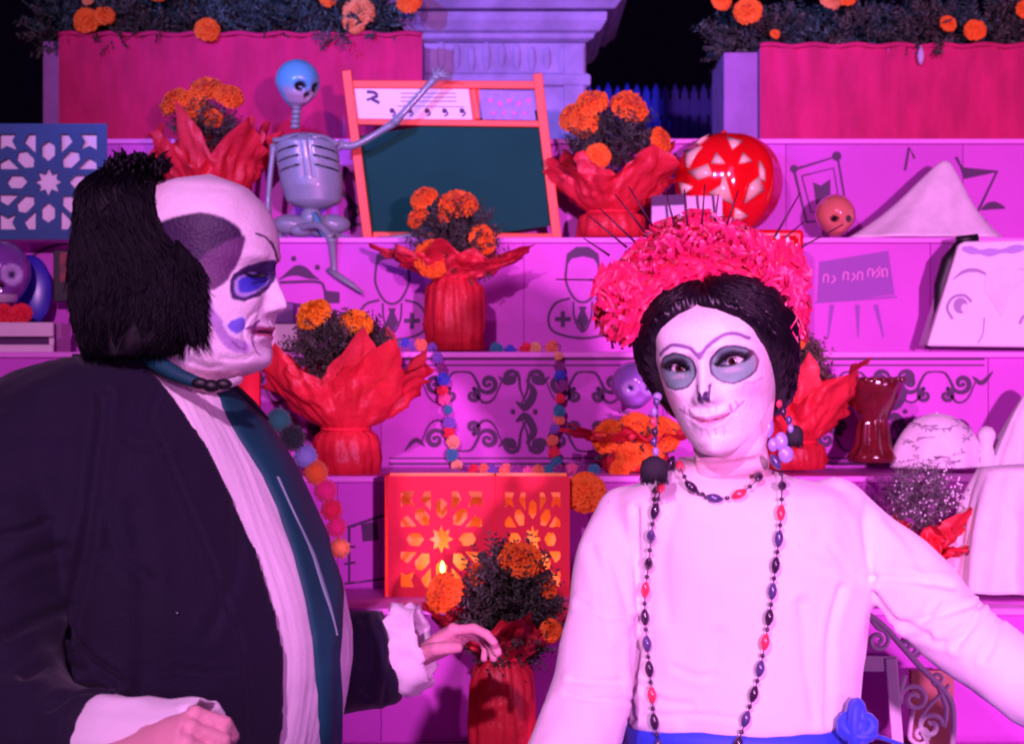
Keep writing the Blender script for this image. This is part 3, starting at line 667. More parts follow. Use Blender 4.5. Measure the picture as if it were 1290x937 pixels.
for pts in ([(912, 222), (921, 251), (898, 241), (909, 234)], [(953, 226), (958, 238), (940, 250), (945, 233)], [(871, 190), (886, 188), (873, 207)], [(876, 216), (893, 210), (896, 220), (884, 224)], [(956, 207), (961, 214), (961, 226), (957, 222)], [(890, 176), (898, 171), (884, 180)], [(920, 176), (934, 180), (924, 188)], [(864, 228), (874, 234), (866, 242)], [(936, 196), (944, 204), (932, 206)], [(905, 196), (912, 206), (900, 206)], [(928, 262), (940, 268), (926, 276)], [(888, 250), (896, 262), (882, 264)]):
    pts = [tuple(np.mean(pts, 0)+(np.array(q)-np.mean(pts, 0))*1.3) for q in pts]; decal(MB(), pts, c, R_, R_*.8, R_*.98).build('cream_triangle', M_cream, pj)
MB().lathe([(.006, 0), (.008, .006), (.003, .01)], P(912, 170, 4.24), 10).build('knob', M_redg, pj)
tb = thing('striped_box', 'small lilac and pink box with black upright stripes in front of the red glazed skull', 'box', P(862, 300, 4.14))
Y_ = 4.12
MB().box(X(821, Y_), X(865, Y_), Y_, Y_+.04, Z(300, Y_), Z(247, Y_)).build('lilac_panel', mat('lilac_glaze', (.20, .08, .28), .3, coat=.5), tb, False)
MB().box(X(865.5, Y_), X(910, Y_), Y_+.002, Y_+.04, Z(300, Y_), Z(247, Y_)).build('pink_panel', mat('pink_glaze', (.45, .14, .25), .3, coat=.5), tb, False)
k = Ink(Y_); k.poly([(821, 247), (862, 245), (864, 258), (821, 260)])
for xx in (838, 862, 878, 898): k.line([(xx, 246), (xx+5, 298)], 3.2, sm=1)
k.disc(893, 274, 5); k.done('black_stripes', tb)
rb = thing('red_box', 'upright glossy red box behind the right side of the flower crown', 'box', P(978, 441, 3.92))
Y_ = 3.9
b = MB().box(X(942, Y_), X(1013, Y_), Y_, Y_+.07, Z(442, Y_), Z(289, Y_)); bevel(b.build('body', M_redg, rb, False), .008, 3)
b = MB()
for a, c_ in (((952, 300), (1003, 300)), ((1003, 300), (1003, 432)), ((1003, 432), (952, 432)), ((952, 432), (952, 300))): b.tube([P(a[0], a[1], Y_-.002), P(c_[0], c_[1], Y_-.002)], .005, 8)
b.build('raised_rim', M_redg, rb)
for i, (x_, y_) in enumerate(((980, 298), (992, 303), (1004, 312), (1005, 345), (1006, 368), (1003, 403), (1008, 420))): MB().ball(P(x_, y_, Y_-.008), (.005, .003, .008), 8, 6).build('highlight_bead', M_white, rb)  # white beads stand in for highlights on the glossy red box
# clay skull
cs = thing('clay_skull', 'small salmon glazed clay skull on the upper step left of the white pointed cloth', 'ornament', P(1052, 300, 4.24))
V, f, Lc = skull_mesh(P(1052, 277, 4.24), L(62, 4.24), math.radians(10), math.radians(4), jaw=.75, dep=.35)
colr = np.tile((.66, .20, .15), (len(V), 1))
for sx in (-1, 1):
    g = smooth(.085, .06, np.hypot((Lc[:, 0]-sx*.15), (Lc[:, 2]-.02)))*(Lc[:, 1] < 0); colr = colr*(1-g[:, None])+np.array((.008, .006, .01))*g[:, None]
mkobj('skull', V, f, mat('glazed_clay_skull', rough=.12, coat=1, vcol=True), cs, col=colr)
# white draped cones
def drape(name, label, px, base_py, Y, w_px, top_py, m=M_wcloth, folds=7, seed=0, apex=None, skirt=1.6, ry=None, cat='cloth', prof=None, top_r=.05):
    base = P(px, base_py, Y); h = Z(top_py, Y)-base.z; W_ = L(w_px/2, Y); ax = X(apex, Y)-base.x if apex else 0; n = 96; G = []
    for i in range(31):
        t = i/30; r = prof(t) if prof else (1-t)**skirt*.95+top_r
        row = []
        for k in range(n):
            a = 2*PI*k/n; fd = 1+(.10*math.sin(folds*a+seed+t*1.5)+.05*math.sin((folds*2+3)*a+seed*3))*(1-t)**.7
            row.append((base.x+ax*t**.8+W_*r*fd*math.cos(a), base.y+(ry or W_*.7)*r*fd*math.sin(a), base.z+h*t-(.02*h*t*t)))
        G.append(row)
    last = G[-1]; cc = np.mean(last, 0); G.append([cc+(np.array(q)-cc)*.5+np.array((0, 0, h*.025)) for q in last]); G.append([cc+(np.array(q)-cc)*.02+np.array((0, 0, h*.035)) for q in last])
    return tag(MB().loft(G).build(name, m), label, cat)
drape('draped_cloth', 'pointed white cloth draped like a tent on the upper step at the right', 1160, 301, 4.24, 168, 204, apex=1190, folds=3, seed=2.4, prof=lambda t: .98*(1-t)**1.0*(1-.15*math.sin(PI*t))+.15*(1-t*.4), ry=.09)
drape('draped_dome', 'rounded white netting dome between the dark red goblet and the little white figure', 1180, 588, 3.62, 108, 519, folds=2, seed=1, prof=lambda t: math.sqrt(max(0, 1-t*t))*.97+.03, ry=.07)
M_net = mat('grey_netting_thread', (.42, .34, .46), .8)
dome = [o for o in COL.objects if o.name.startswith('draped_dome')][0]; R = random.Random(6); b = MB()
for i in range(26):
    t0 = R.uniform(.05, .8); a0 = R.uniform(PI*1.05, PI*1.95); pts = []
    for j in range(6):
        t = t0+j*.022*R.uniform(.5, 1.5); a_ = a0+j*.05*R.uniform(-1, 2); rr_ = math.sqrt(max(0, 1-t*t))*.97+.05; q = P(1180, 588, 3.62); h_ = Z(519, 3.62)-q.z
        pts.append((q.x+L(54, 3.62)*rr_*1.03*math.cos(a_), q.y+.07*rr_*1.03*math.sin(a_), q.z+h_*t*1.01))
    b.tube(pts, .0008, 4)
b.build('netting_thread', M_net, dome)
b = MB().lathe([(L(15, 3.6), 0), (L(14, 3.6), .012), (L(10, 3.6), .03), (L(7.5, 3.6), .045), (L(8.5, 3.6), .052), (L(11, 3.6), .062), (L(11, 3.6), .07), (L(7, 3.6), .08), (.001, .083)], P(1243, 592, 3.6), 20); tag(b.build('white_figurine', M_wcloth), 'tiny smooth white figurine with a round head beside the white dome', 'figurine')
drape('tall_white_drape', 'lilac white cloth cone cut off by the right edge above the white dress', 1305, 590, 3.62, 120, 488, folds=6, seed=4, prof=lambda t: .9*(1-t)**.8+.15)
drape('white_dress', 'large white satin dress standing on the lower step at the right edge', 1310, 742, 3.34, 226, 586, folds=8, seed=2, prof=lambda t: 1-.16*t-.16*t**4, ry=.10, cat='dress')
# block with a printed face
fb = thing('printed_face_block', 'pale upright block printed with a large girl\'s face at the right edge', 'sculpture', P(1250, 440, 3.95))
Y_ = 3.94
pts = [(1168, 436), (1208, 308), (1216, 304), (1330, 302), (1330, 438)]
v = [P(a, b_, Y_) for a, b_ in pts]+[P(a, b_, Y_)+Vector((0, .09, 0)) for a, b_ in pts]
bevel(MB().add(v, [(0, 1, 2, 3, 4), (9, 8, 7, 6, 5)]+[(i, 5+i, 5+(i+1) % 5, (i+1) % 5) for i in range(5)]).build('block', M_white, fb, False), .006, 3)
M_fp = mat('grey_violet_print', (.36, .26, .45), .7)
k = Ink(Y_-.001); k.line([(1200, 352), (1215, 342), (1232, 341), (1250, 350)], lambda t: 1+4*math.sin(PI*t)); k.done('printed_eyebrow', fb, M_fp)
k = Ink(Y_-.001); k.line([(1200, 402), (1193, 388), (1200, 375), (1214, 372), (1224, 380)], 3.5); k.disc(1210, 385, 9, 10); k.done('printed_eye', fb, M_fp)
k = Ink(Y_-.001); k.line([(1284, 408), (1290, 398), (1300, 396)], 3.5); k.done('printed_eye', fb, M_fp)
k = Ink(Y_-.001); k.line([(1268, 345), (1285, 340), (1300, 345)], 3.5); k.done('printed_eyebrow', fb, M_fp)
k = Ink(Y_-.001); k.line([(1240, 400), (1238, 420), (1232, 432)], 1.6); k.done('printed_nose', fb, M_fp)
k = Ink(Y_-.003); k.disc(1215, 388, 4.5, 5.5); k.poly([(1242, 345), (1262, 336), (1290, 340), (1290, 352), (1270, 372), (1262, 400), (1250, 380), (1240, 366)]); k.done('white_highlight_print', fb, M_wcloth)
k = Ink(Y_-.002); k.line([(1212, 313), (1245, 318), (1290, 312)], lambda t: 5+6*math.sin(9*t)**2); k.done('printed_fringe', fb, mat('lilac_print', (.42, .3, .62), .7))
b = MB(); b.tube([P(1212, 306, 3.97), P(1196, 330, 3.97), P(1186, 360, 3.97), P(1182, 395, 3.97), P(1168, 438, 3.97)], [.012, .018, .016, .010, .006], 8); b.tube([P(1205, 303, 3.97), P(1232, 300, 3.97)], .009, 8); b.build('black_edge_strip', M_black, fb)  # black tubes along the left edge and top corner of the block
# goblet drum
dr = thing('goblet_drum', 'dark red glazed clay goblet on a fluted foot beside the white dome', 'goblet', P(1100, 582, 3.62))
Y_ = 3.62; pr = [(30, 582), (33, 576), (28, 570), (22, 560), (19, 535), (17, 530), (22, 520), (30, 505), (36, 490), (38, 480), (37, 476), (33, 475), (30, 480), (10, 500), (.1, 502)]
G = [[(X(1100, Y_)+L(r, Y_)*math.cos(a)*(1+(.10*math.cos(8*a) if 525 < py < 572 else .02*math.cos(14*a))), Y_+L(r, Y_)*math.sin(a)*(1+(.10*math.cos(8*a) if 525 < py < 572 else 0)), Z(py, Y_)) for a in np.linspace(0, 2*PI, 64, endpoint=False)] for r, py in [(p[0], p[1]) for p in pr]]
MB().loft(G).build('body', M_drum, dr)
b = MB()
for i in range(22): b.ball((X(1100, Y_)+L(38, Y_)*math.cos(i*2*PI/22), Y_+L(38, Y_)*math.sin(i*2*PI/22), Z(478, Y_)), .006, 7, 5)
b.build('beaded_rim', M_drum, dr)
# purple skull behind the woman
V, f, Lc = skull_mesh(P(799, 492, 3.65), L(72, 3.65), math.radians(10), 0, jaw=.7, dep=.5); colr = np.tile((.35, .16, .62), (len(V), 1))
for sx in (-1, 1):
    rr = np.hypot(Lc[:, 0]-sx*.16, Lc[:, 2]-.05); m1 = (Lc[:, 1] < 0)
    g = smooth(.14, .12, rr)*m1; colr = colr*(1-g[:, None])+np.array((.5, .35, .75))*g[:, None]; g = smooth(.06, .04, rr)*m1; colr = colr*(1-g[:, None])+np.array((.02, .01, .15))*g[:, None]
o = mkobj('purple_skull', V, f, mat('painted_skull', rough=.2, coat=.7, vcol=True), col=colr); tag(o, 'purple painted sugar skull beside the woman\'s left-hand earring', 'skull')
# alebrije skull on a white crate, far left
V, f, Lc = skull_mesh(P(2, 352, 3.95), L(92, 3.95), math.radians(12), 0, jaw=.9, dep=.6); colr = np.tile((.24, .07, .38), (len(V), 1)); m1 = Lc[:, 1] < 0
for sx in (-1, 1):
    rr = np.hypot(Lc[:, 0]-sx*.16, (Lc[:, 2]-.05)); 
    for r0, cc in ((.15, (.55, .45, .75)), (.06, (.05, .02, .12))): g = smooth(r0, r0-.02, rr)*m1; colr = colr*(1-g[:, None])+np.array(cc)*g[:, None]
g = smooth(.06, .045, np.hypot(Lc[:, 0], Lc[:, 2]+.10))*m1; colr = colr*(1-g[:, None])+np.array((.02, .01, .02))*g[:, None]
g = smooth(.05, .035, abs(Lc[:, 2]+.27))*m1*(abs(Lc[:, 0]) < .22); colr = colr*(1-g[:, None])+np.array((.8, .7, .85))*g[:, None]
o = mkobj('painted_skull', V, f, mat('painted_skull'), col=colr); tag(o, 'violet painted skull with white teeth above the white crate at the left edge', 'skull')
for i, px in enumerate((3, 26, -20)):
    o = place('red_flower', petal_flower('red_flower', .022, M_redp, seed=9+i) if i == 0 else bpy.data.meshes['red_flower'], P(px, 396, 3.9), (0, -1, .4), 1.0); tag(o, 'red paper flower on the white crate, '+('under the mouth of the violet skull', 'right beside the violet skull', 'farthest left')[i], 'flower', 'red flowers on the white crate')
o = MB().lathe([(.001, 0), (L(36, 4.0), 0), (L(38, 4.0), .004), (L(36, 4.0), .007), (.001, .004)], (0, 0, 0), 40).build('shadow_disc', mat('shadow_blue', (.03, .02, .40), .3)); o.scale = (.8, 1.25, 1)  # cast shadow of the skull built as a dark blue disc
o.rotation_euler = (math.radians(84), 0, 0); o.location = P(36, 368, 4.03); tag(o, 'round deep blue disc standing in for the shadow of the violet skull at the left', 'shadow')
pf = thing('photo_frame', 'dark framed photograph beside the long black wig', 'picture', P(85, 378, 4.04))
bevel(MB().box(X(67, 4.04), X(108, 4.04), 4.04, 4.055, Z(380, 4.04), Z(315, 4.04)).build('frame', M_black, pf, False), .002)
MB().box(X(76, 4.04), X(100, 4.04), 4.036, 4.0395, Z(355, 4.04), Z(318, 4.04)).build('photograph', mat('reddish_photo', (.35, .03, .05), .4, var=.9, vscale=45, color2=(.02, .01, .02)), pf, False)
cr = thing('white_crate', 'pale wooden crate with two slats at the left edge', 'crate', P(20, 445, 3.86))
M_pw = mat('pink_white_wood', (.80, .60, .70), .6, var=.12, vscale=12, bump=.15)
for y0, y1 in ((406, 424), (434, 449)): bevel(MB().box(X(-60, 3.86), X(67, 3.86), 3.86, 3.872, Z(y1, 3.86), Z(y0, 3.86)).build('slat', M_pw, cr, False), .002)
MB().box(X(-60, 3.86), X(67, 3.86), 3.874, 3.885, Z(447, 3.86), Z(408, 3.86)).build('inner_board', mat('dark_inner_wood', (.08, .02, .10), .8), cr, False)
MB().box(X(60, 3.86), X(66, 3.86), 3.873, 4.02, Z(449, 3.86), Z(406, 3.86)).build('end_post', M_pw, cr, False)
b = MB().box(X(322, 3.9), X(374, 3.9), 3.9, 4.0, Z(440, 3.9), Z(408, 3.9)); bevel(tag(b.build('pale_box', M_pw), 'low pale pink box behind the bald man\'s chin', 'box'), .003)
b = MB().box(X(318, 3.9), X(368, 3.9), 3.93, 4.0, Z(407, 3.9), Z(380, 3.9)); bevel(tag(b.build('violet_box', mat('violet_card', (.16, .05, .24), .6)), 'dark violet box stacked on the low pale pink box', 'box'), .003)
b = MB().box(X(300, 3.55), X(326, 3.55), 3.55, 3.58, Z(595, 3.55), Z(462, 3.55)); tag(b.build('red_card', M_redp), 'red upright card behind the bald man\'s collar', 'card')

# ------------------------------------------------------------------ garlands of small paper blossoms
GC = [mat('blossom_'+n, c, .7, trans=.15) for n, c in (('coral', (.85, .22, .12)), ('pink', (.85, .12, .35)), ('blue', (.06, .08, .60)), ('peach', (.85, .42, .22)), ('plum', (.25, .03, .22)), ('red', (.75, .02, .06)), ('violet', (.22, .10, .5)), ('teal', (.04, .25, .35)))]
GM = [petal_flower('blossom', .0115, m, 3, 6, .15, .6, .5, 3+i) for i, m in enumerate(GC)]
def garland(pts, Y, label, step=13, jit=2.5, seed=0):
    th = thing('blossom_garland', label, 'garland', P(*pts[-1], Y), 'paper blossom garlands'); p = catmull(pts, 30); R = random.Random(seed); acc = 0; last = None
    for i in range(1, len(p)):
        acc += np.linalg.norm(p[i]-p[i-1])
        if acc >= step:
            acc = 0; ci = R.randrange(8)
            if ci == last: ci = (ci+3) % 8
            last = ci
            place('blossom', GM[ci], P(p[i][0]+R.uniform(-jit, jit), p[i][1]+R.uniform(-jit, jit), Y-.012), (R.uniform(-.5, .5), -1, R.uniform(-.5, .5)), R.uniform(.8, 1.15), th)
    MB().tube([P(a[0], a[1], Y-.008) for a in p[::6]], .001, 5).build('string', M_ink, th)
garland([(545, 438), (556, 470), (560, 500), (568, 550), (574, 592)], 3.78, 'garland of paper blossoms hanging down the left of the scrollwork panel')
garland([(706, 434), (703, 465), (708, 500), (699, 545), (700, 570), (706, 595)], 3.78, 'garland of paper blossoms hanging down the scrollwork panel nearest the woman', seed=4)
garland([(580, 591), (640, 593), (700, 592), (760, 592)], 3.6, 'garland lying along the step above the red lantern', seed=7)
garland([(486, 437), (520, 433), (546, 437)], 3.84, 'short blue garland on the step edge left of the hanging strand', seed=9, step=11)
garland([(610, 439), (660, 440), (705, 434)], 3.84, 'thin garland on the step edge between the two hanging strands', seed=12, step=16)
# pompom string beside the belly
pm = thing('pompom_string', 'string of large coloured pompoms hanging beside the bald man\'s green lapel', 'garland', P(410, 700, 3.0))
def pompom(R, m, seed):
    r = np.random.default_rng(seed); b = MB(); b.ball((0, 0, 0), R*.86, 14, 9); V = []; Fc = []
    for i in range(420):
        d = r.normal(size=3); d /= np.linalg.norm(d); s = np.cross(d, r.normal(size=3)); s /= np.linalg.norm(s); o = len(V); V += [d*R*.8-s*R*.05, d*R*.8+s*R*.05, d*R*r.uniform(.95, 1.08)]; Fc.append((o, o+1, o+2))
    b.add(V, Fc); return mkmesh('pompom', *b.data(), m)
pcs = [('teal', (.03, .35, .22), 351, 529, 17), ('dark_green', (.012, .045, .03), 368, 551, 19), ('pale_blue', (.30, .45, .75), 385, 575, 16), ('orange', (.90, .22, .02), 398, 595, 17), ('hot_pink', (.85, .02, .22), 410, 618, 16),
       ('crimson', (.8, .01, .08), 418, 642, 15), ('hot_pink', (.85, .02, .22), 424, 664, 14), ('amber', (.85, .28, .08), 428, 690, 14)]
for i, (n, c_, x_, y_, r_) in enumerate(pcs):
    place('pompom', pompom(L(r_, 3.0), mat('pompom_'+n, c_, .9, sheen=.4), i), P(x_, y_, 3.0), (0, -1, 0), 1, pm)
MB().tube([P(p[2], p[3], 3.01) for p in pcs], .0015, 5).build('string', M_ink, pm)

# ------------------------------------------------------------------ iron chair, lower right
ch = thing('iron_chair', 'white scrolled iron chair back below the woman\'s outstretched arm', 'chair', P(1150, 1000, 2.98))
M_iron = mat('white_painted_iron', (.72, .62, .70), .45, var=.1, vscale=30)
Yc = 2.92
def ir(pts, r=3.2, name='scroll', sm=6): return MB().tube([P(a, b_, Yc) for a, b_ in (catmull(pts, sm) if sm > 1 else pts)], L(r, Yc), 8).build(name, M_iron, ch)
def irsp(cx, cy, r, turns, a0, d, w_=3, tail=None):
    pts = list(tail or []) 
    for k_ in range(int(turns*12)+1):
        t = k_/(turns*12); a = a0+d*2*PI*turns*t; rr = r*(1-.8*t); pts.append((cx+rr*math.cos(a), cy+rr*math.sin(a)))
    return ir(pts, w_, 'scroll', 2)
def flatbar(a, c_, wd, name):
    dy = .004 if name == 'post' else 0
    a, c_ = np.array(a, float), np.array(c_, float); t = (c_-a)/np.linalg.norm(c_-a); n = np.array((-t[1], t[0]))*wd/2; cs_ = [a-n, c_-n, c_+n, a+n]
    v = [P(q[0], q[1], Yc-.006)-Vector((0, dy, 0)) for q in cs_]+[P(q[0], q[1], Yc+.02)-Vector((0, dy, 0)) for q in cs_]
    return bevel(MB().add(v, [(0, 1, 2, 3), (7, 6, 5, 4), (0, 4, 5, 1), (1, 5, 6, 2), (2, 6, 7, 3), (3, 7, 4, 0)]).build(name, M_iron, ch, False), .002)
flatbar((1060, 835), (1130, 836), 20, 'top_rail'); flatbar((1122, 828), (1136, 1010), 15, 'post'); flatbar((1120, 945), (1210, 945), 10, 'lower_rail')
ir([(1092, 772), (1115, 790), (1135, 812), (1160, 840), (1185, 865), (1200, 890), (1200, 940)], 4, 'curved_rail')
ir([(1110, 760), (1140, 795), (1170, 820), (1200, 842)], 4, 'curved_rail')
irsp(1106, 806, 15, 1.5, -PI/2, 1, 3, [(1094, 775)]); irsp(1152, 880, 19, 1.5, PI*.9, 1, 3.5, [(1140, 850), (1136, 866)])
irsp(1172, 915, 17, 1.4, 0, -1, 3.5, [(1180, 860), (1192, 890)]); irsp(1160, 925, 14, 1.3, PI, -1, 3, [(1150, 895)]); irsp(1150, 818, 10, 1.3, 0, 1, 2.6, [(1135, 805)])
irsp(1182, 855, 9, 1.2, PI/2, 1, 2.4, [(1165, 842)]); ir([(1196, 862), (1160, 905), (1170, 940)], 2.6)
MB().box(X(1145, 3.1), X(1198, 3.1), 3.08, 3.1, 0.2, Z(842, 3.1)).build('wooden_panel', mat('tan_wood', (.45, .16, .12), .6, var=.3, vscale=20), ch, False)
flatbar((1060, 1100), (1215, 1100), 14, 'seat_edge')
for px in (1075, 1205): MB().tube([P(px, 1100, Yc), (P(px, 1100, Yc).x, Yc, 0.0)], .01, 8).build('leg', M_iron, ch)
# ================================================================== people
def table(z, zs, vs): # smooth interpolation (catmull on table)
    zs = np.array(zs, float); vs = np.array(vs, float); m = np.gradient(vs, zs); i = np.clip(np.searchsorted(zs, z)-1, 0, len(zs)-2)
    h = zs[i+1]-zs[i]; t = np.clip((z-zs[i])/h, 0, 1); a, b_ = vs[i], vs[i+1]; ma, mb = m[i]*h, m[i+1]*h
    return (2*t**3-3*t**2+1)*a+(t**3-2*t**2+t)*ma+(-2*t**3+3*t**2)*b_+(t**3-t**2)*mb
def head_grid(H, prm, nz=230, nt=320, zmin=-.34):
    """local head: chin z=0, crown z=H, face looks along -y. returns grid [nz, nt, 3]"""
    t = np.linspace(0, 2*PI, nt, endpoint=False); ph = t-.48*np.sin(t)
    s = np.linspace(0, 1, nz); zz = zmin+(1-zmin)*(s+.03*np.sin(2*PI*s)*0); zz = zmin+(1-zmin)*(1-(1-s)**1.35)
    zz[-1] = 1.0
    sc = H/.225
    f = table(zz, prm['fz'], prm['f'])*sc/1000; wd = table(zz, prm['wz'], prm['w'])*sc/1000; bk = table(zz, prm['bz'], prm['b'])*sc/1000
    Zg, Pg = np.meshgrid(zz, ph, indexing='ij'); f, wd, bk = f[:, None], wd[:, None], bk[:, None]
    c, s_ = np.cos(Pg), np.sin(Pg); n = np.interp(zz, prm.get('nzz', [0, 1]), prm.get('nn', [2.25, 2.25]))[:, None]
    fr = c > 0; ext = np.where(fr, f, bk); ne = np.where(fr, n, 2.1)
    rad = (np.abs(c/ext)**ne+np.abs(s_/wd)**ne)**(-1/ne)
    x = rad*s_; y = -rad*c
    if prm.get('jaw'):
        aw = np.abs((Pg+PI) % (2*PI)-PI); zj = .0+.27*np.clip(aw/1.55, 0, 1)**1.6; m0 = smooth(-.035, .012, Zg-zj)*(aw < 1.75)+(aw >= 1.75)
        m0 = np.clip(m0+smooth(1.45, 1.8, aw), 0, 1); fn, wn = prm['jaw'][0]*sc/1000, prm['jaw'][1]*sc/1000
        rn = (np.abs(c/np.where(fr, fn, bk))**2.1+np.abs(s_/wn)**2.1)**(-1/2.1); rn = np.minimum(rn, rad); x = x*m0+(rn*s_)*(1-m0); y = y*m0-(rn*c)*(1-m0)
    top = np.clip((Zg-.80)/.20, 0, 1)
    X_, Y_, Zl = x, y, Zg*H
    z = Zg; front = smooth(-.02, -.05, Y_/sc)
    mm = sc/1000; xm = X_/mm
    def g(cx, cz, sx, sz): return np.exp(-((xm-cx)/sx)**2-(((z-cz)*225)/sz)**2)
    d = np.zeros_like(X_)  # forward displacement, mm
    # nose
    A = table(zz, prm['nz'], prm['na'])[:, None]; sg = np.interp(zz, [.27, .31, .34, .40, .50, .58], [14, 12.5, 11, 8.5, 7, 9])[:, None]
    d += A*np.exp(-np.abs(xm/sg)**2.2)
    for sx in (-1, 1):
        d += 6.5*g(sx*12.5, .322, 5.5, 6.5)              # wings
        d -= 2.5*g(sx*7, .296, 3.2, 2.2)
        d -= prm.get('sock', 10)*g(sx*33.5, .505, 17, 13)    # sockets
        d += 3.0*g(sx*30, .585, 18, 6)                    # brow
        d += prm.get('cheek', 5)*g(sx*42, .37, 17, 17)    # cheek
        d += 3.2*g(sx*33.5, .50, 12, 9)                     # lid bulge
        d -= 1.6*g(sx*(27), .24, 4, 16)                   # smile fold
        d -= 2.0*g(sx*15, .545, 5, 6)
    mz = prm.get('mz', .19); mk = prm.get('smile', .00006); zc = mz+mk*xm**2*1.0
    lw = np.exp(-(np.abs(xm)/23)**4)
    up = np.exp(-(((z-zc-.028)*225)/4.2)**2)*lw; lo = np.exp(-(((z-zc+.026)*225)/4.6)**2)*lw; gr = np.exp(-(((z-zc)*225)/1.7)**2)*np.exp(-(np.abs(xm)/26)**4)
    k_ = prm.get('lips', 1.0); d += k_*(4.2*up*(1-.22*np.exp(-(xm/3)**2))+4.6*lo-4.2*gr)
    d -= 1.2*g(0, .25, 3, 5)
    d -= 2.8*np.exp(-(((z-.115)*225)/5)**2)*np.exp(-(xm/20)**2)+0
    d += 4.0*g(0, .055, 16, 9)
    ym = Y_/mm
    X_ = X_+0; Y_ = Y_-d*mm*smooth(.0, -.045, Y_/sc)
    # temples
    X_ = X_*(1-.035*np.exp(-((z-.63)*225/14)**2)*smooth(-.02, -.06, Y_/sc))
    G = np.stack([X_, Y_, Zl], -1)
    return G, zz
FEM = dict(jaw=(30, 46), fz=[-.34, -.20, -.10, -.04, -.008, .02, .07, .15, .22, .30, .40, .50, .58, .66, .74, .82, .90, .96, 1.0],
           f=[40, 30, 24, 28, 62, 82, 88, 87, 88, 88, 87, 86, 90, 91, 88, 80, 64, 40, 2],
           wz=[-.34, -.15, -.05, 0, .05, .12, .22, .32, .42, .52, .62, .72, .82, .90, .96, 1.0],
           w=[46, 46, 46, 45, 48, 55, 61, 67, 71, 74, 75, 76, 72, 58, 37, 2],
           bz=[-.34, -.1, 0, .15, .3, .45, .6, .75, .86, .94, 1.0], b=[52, 52, 58, 72, 88, 98, 102, 99, 84, 58, 2],
           nz=[.24, .285, .305, .33, .36, .42, .50, .57, .64], na=[0, 1, 12, 22, 21, 13.5, 7, 2.5, 0], smile=.000055, mz=.20, nzz=[-.1, 0, .12, .25, .4, .55], nn=[2.1, 1.5, 1.5, 1.75, 2.05, 2.25])
MALE = dict(fz=[-.34, -.24, -.14, -.06, -.02, .02, .07, .15, .22, .30, .40, .50, .58, .66, .74, .82, .90, .96, 1.0],
            f=[40, 40, 44, 56, 78, 90, 92, 88, 90, 90, 89, 86, 90, 89, 84, 74, 57, 36, 2],
            wz=[-.34, -.15, -.05, 0, .05, .12, .22, .32, .42, .52, .62, .72, .82, .90, .96, 1.0],
            w=[50, 52, 60, 70, 76, 81, 84, 84, 82, 80, 80, 79, 73, 59, 38, 2],
            bz=[-.34, -.1, 0, .15, .3, .45, .6, .75, .86, .94, 1.0], b=[66, 68, 74, 82, 92, 98, 102, 100, 86, 60, 2],
            nz=[.24, .285, .305, .33, .36, .42, .50, .57, .64], na=[0, 3, 14, 21, 20, 14, 8, 3, 0], smile=-.00001, mz=.19, cheek=7, sock=8, lips=1.3)
def xf(yaw, roll, pitch, chin):
    return Matrix.Translation(chin) @ Matrix.Rotation(roll, 4, 'Y') @ Matrix.Rotation(pitch, 4, Vector((math.cos(yaw), math.sin(yaw), 0))) @ Matrix.Rotation(yaw, 4, 'Z')
def tfm(M, V): V = np.asarray(V); return V @ np.array(M.to_3x3()).T+np.array(M.translation)
def blendc(col, g, c): return col*(1-g[:, None])+np.array(c)*g[:, None]
def seg_dist(px, py, pts):
    d = np.full(len(px), 1e9)
    for (x0, y0), (x1, y1) in zip(pts[:-1], pts[1:]):
        L2 = (x1-x0)**2+(y1-y0)**2+1e-9; t = np.clip(((px-x0)*(x1-x0)+(py-y0)*(y1-y0))/L2, 0, 1); d = np.minimum(d, np.hypot(px-x0-t*(x1-x0), py-y0-t*(y1-y0)))
    return d
def in_poly(px, py, poly):
    r = np.zeros(len(px), bool); n = len(poly)
    for i in range(n):
        x0, y0 = poly[i]; x1, y1 = poly[(i+1) % n]
        if y0 == y1: continue
        r ^= ((y0 > py) != (y1 > py)) & (px < (x1-x0)*(py-y0)/(y1-y0)+x0)
    return r
def polym(px, py, poly, s=1.5):
    poly = [tuple(q) for q in catmull(list(poly)+[poly[0]], 5)]; d = seg_dist(px, py, poly); return smooth(-s, s, np.where(in_poly(px, py, poly), d, -d))
def linem(px, py, pts, w_, s=1.0): p = [tuple(q) for q in catmull(pts, 6)] if len(pts) > 2 else pts; return smooth(w_/2+s, w_/2-s*.5, seg_dist(px, py, p))
def ear_mesh(b, M, side, H, yo=.012, zc=.46):
    s = H/.225
    def q(u, v, o): return tfm(M, [(side*(.071*s+o*.8), (yo+u*.85)*s, (zc*.225+v*.9)*s)])[0]
    ring = []; n = 22
    for j, (k, o) in enumerate(((1.0, -.012), (1.06, .006), (1.0, .014), (.86, .012), (.74, .004), (.5, .0), (.25, .002), (.02, .002))):
        row = []
        for i in range(n):
            a = 2*PI*i/n; e = 1-.18*(math.sin(a) < 0)*abs(math.sin(a)); row.append(q((.015*math.cos(a)*e+.006*math.sin(a))*k+.004, .030*math.sin(a)*k, o+.006*math.cos(a)*k))
        ring.append(row)
    b.loft(ring)
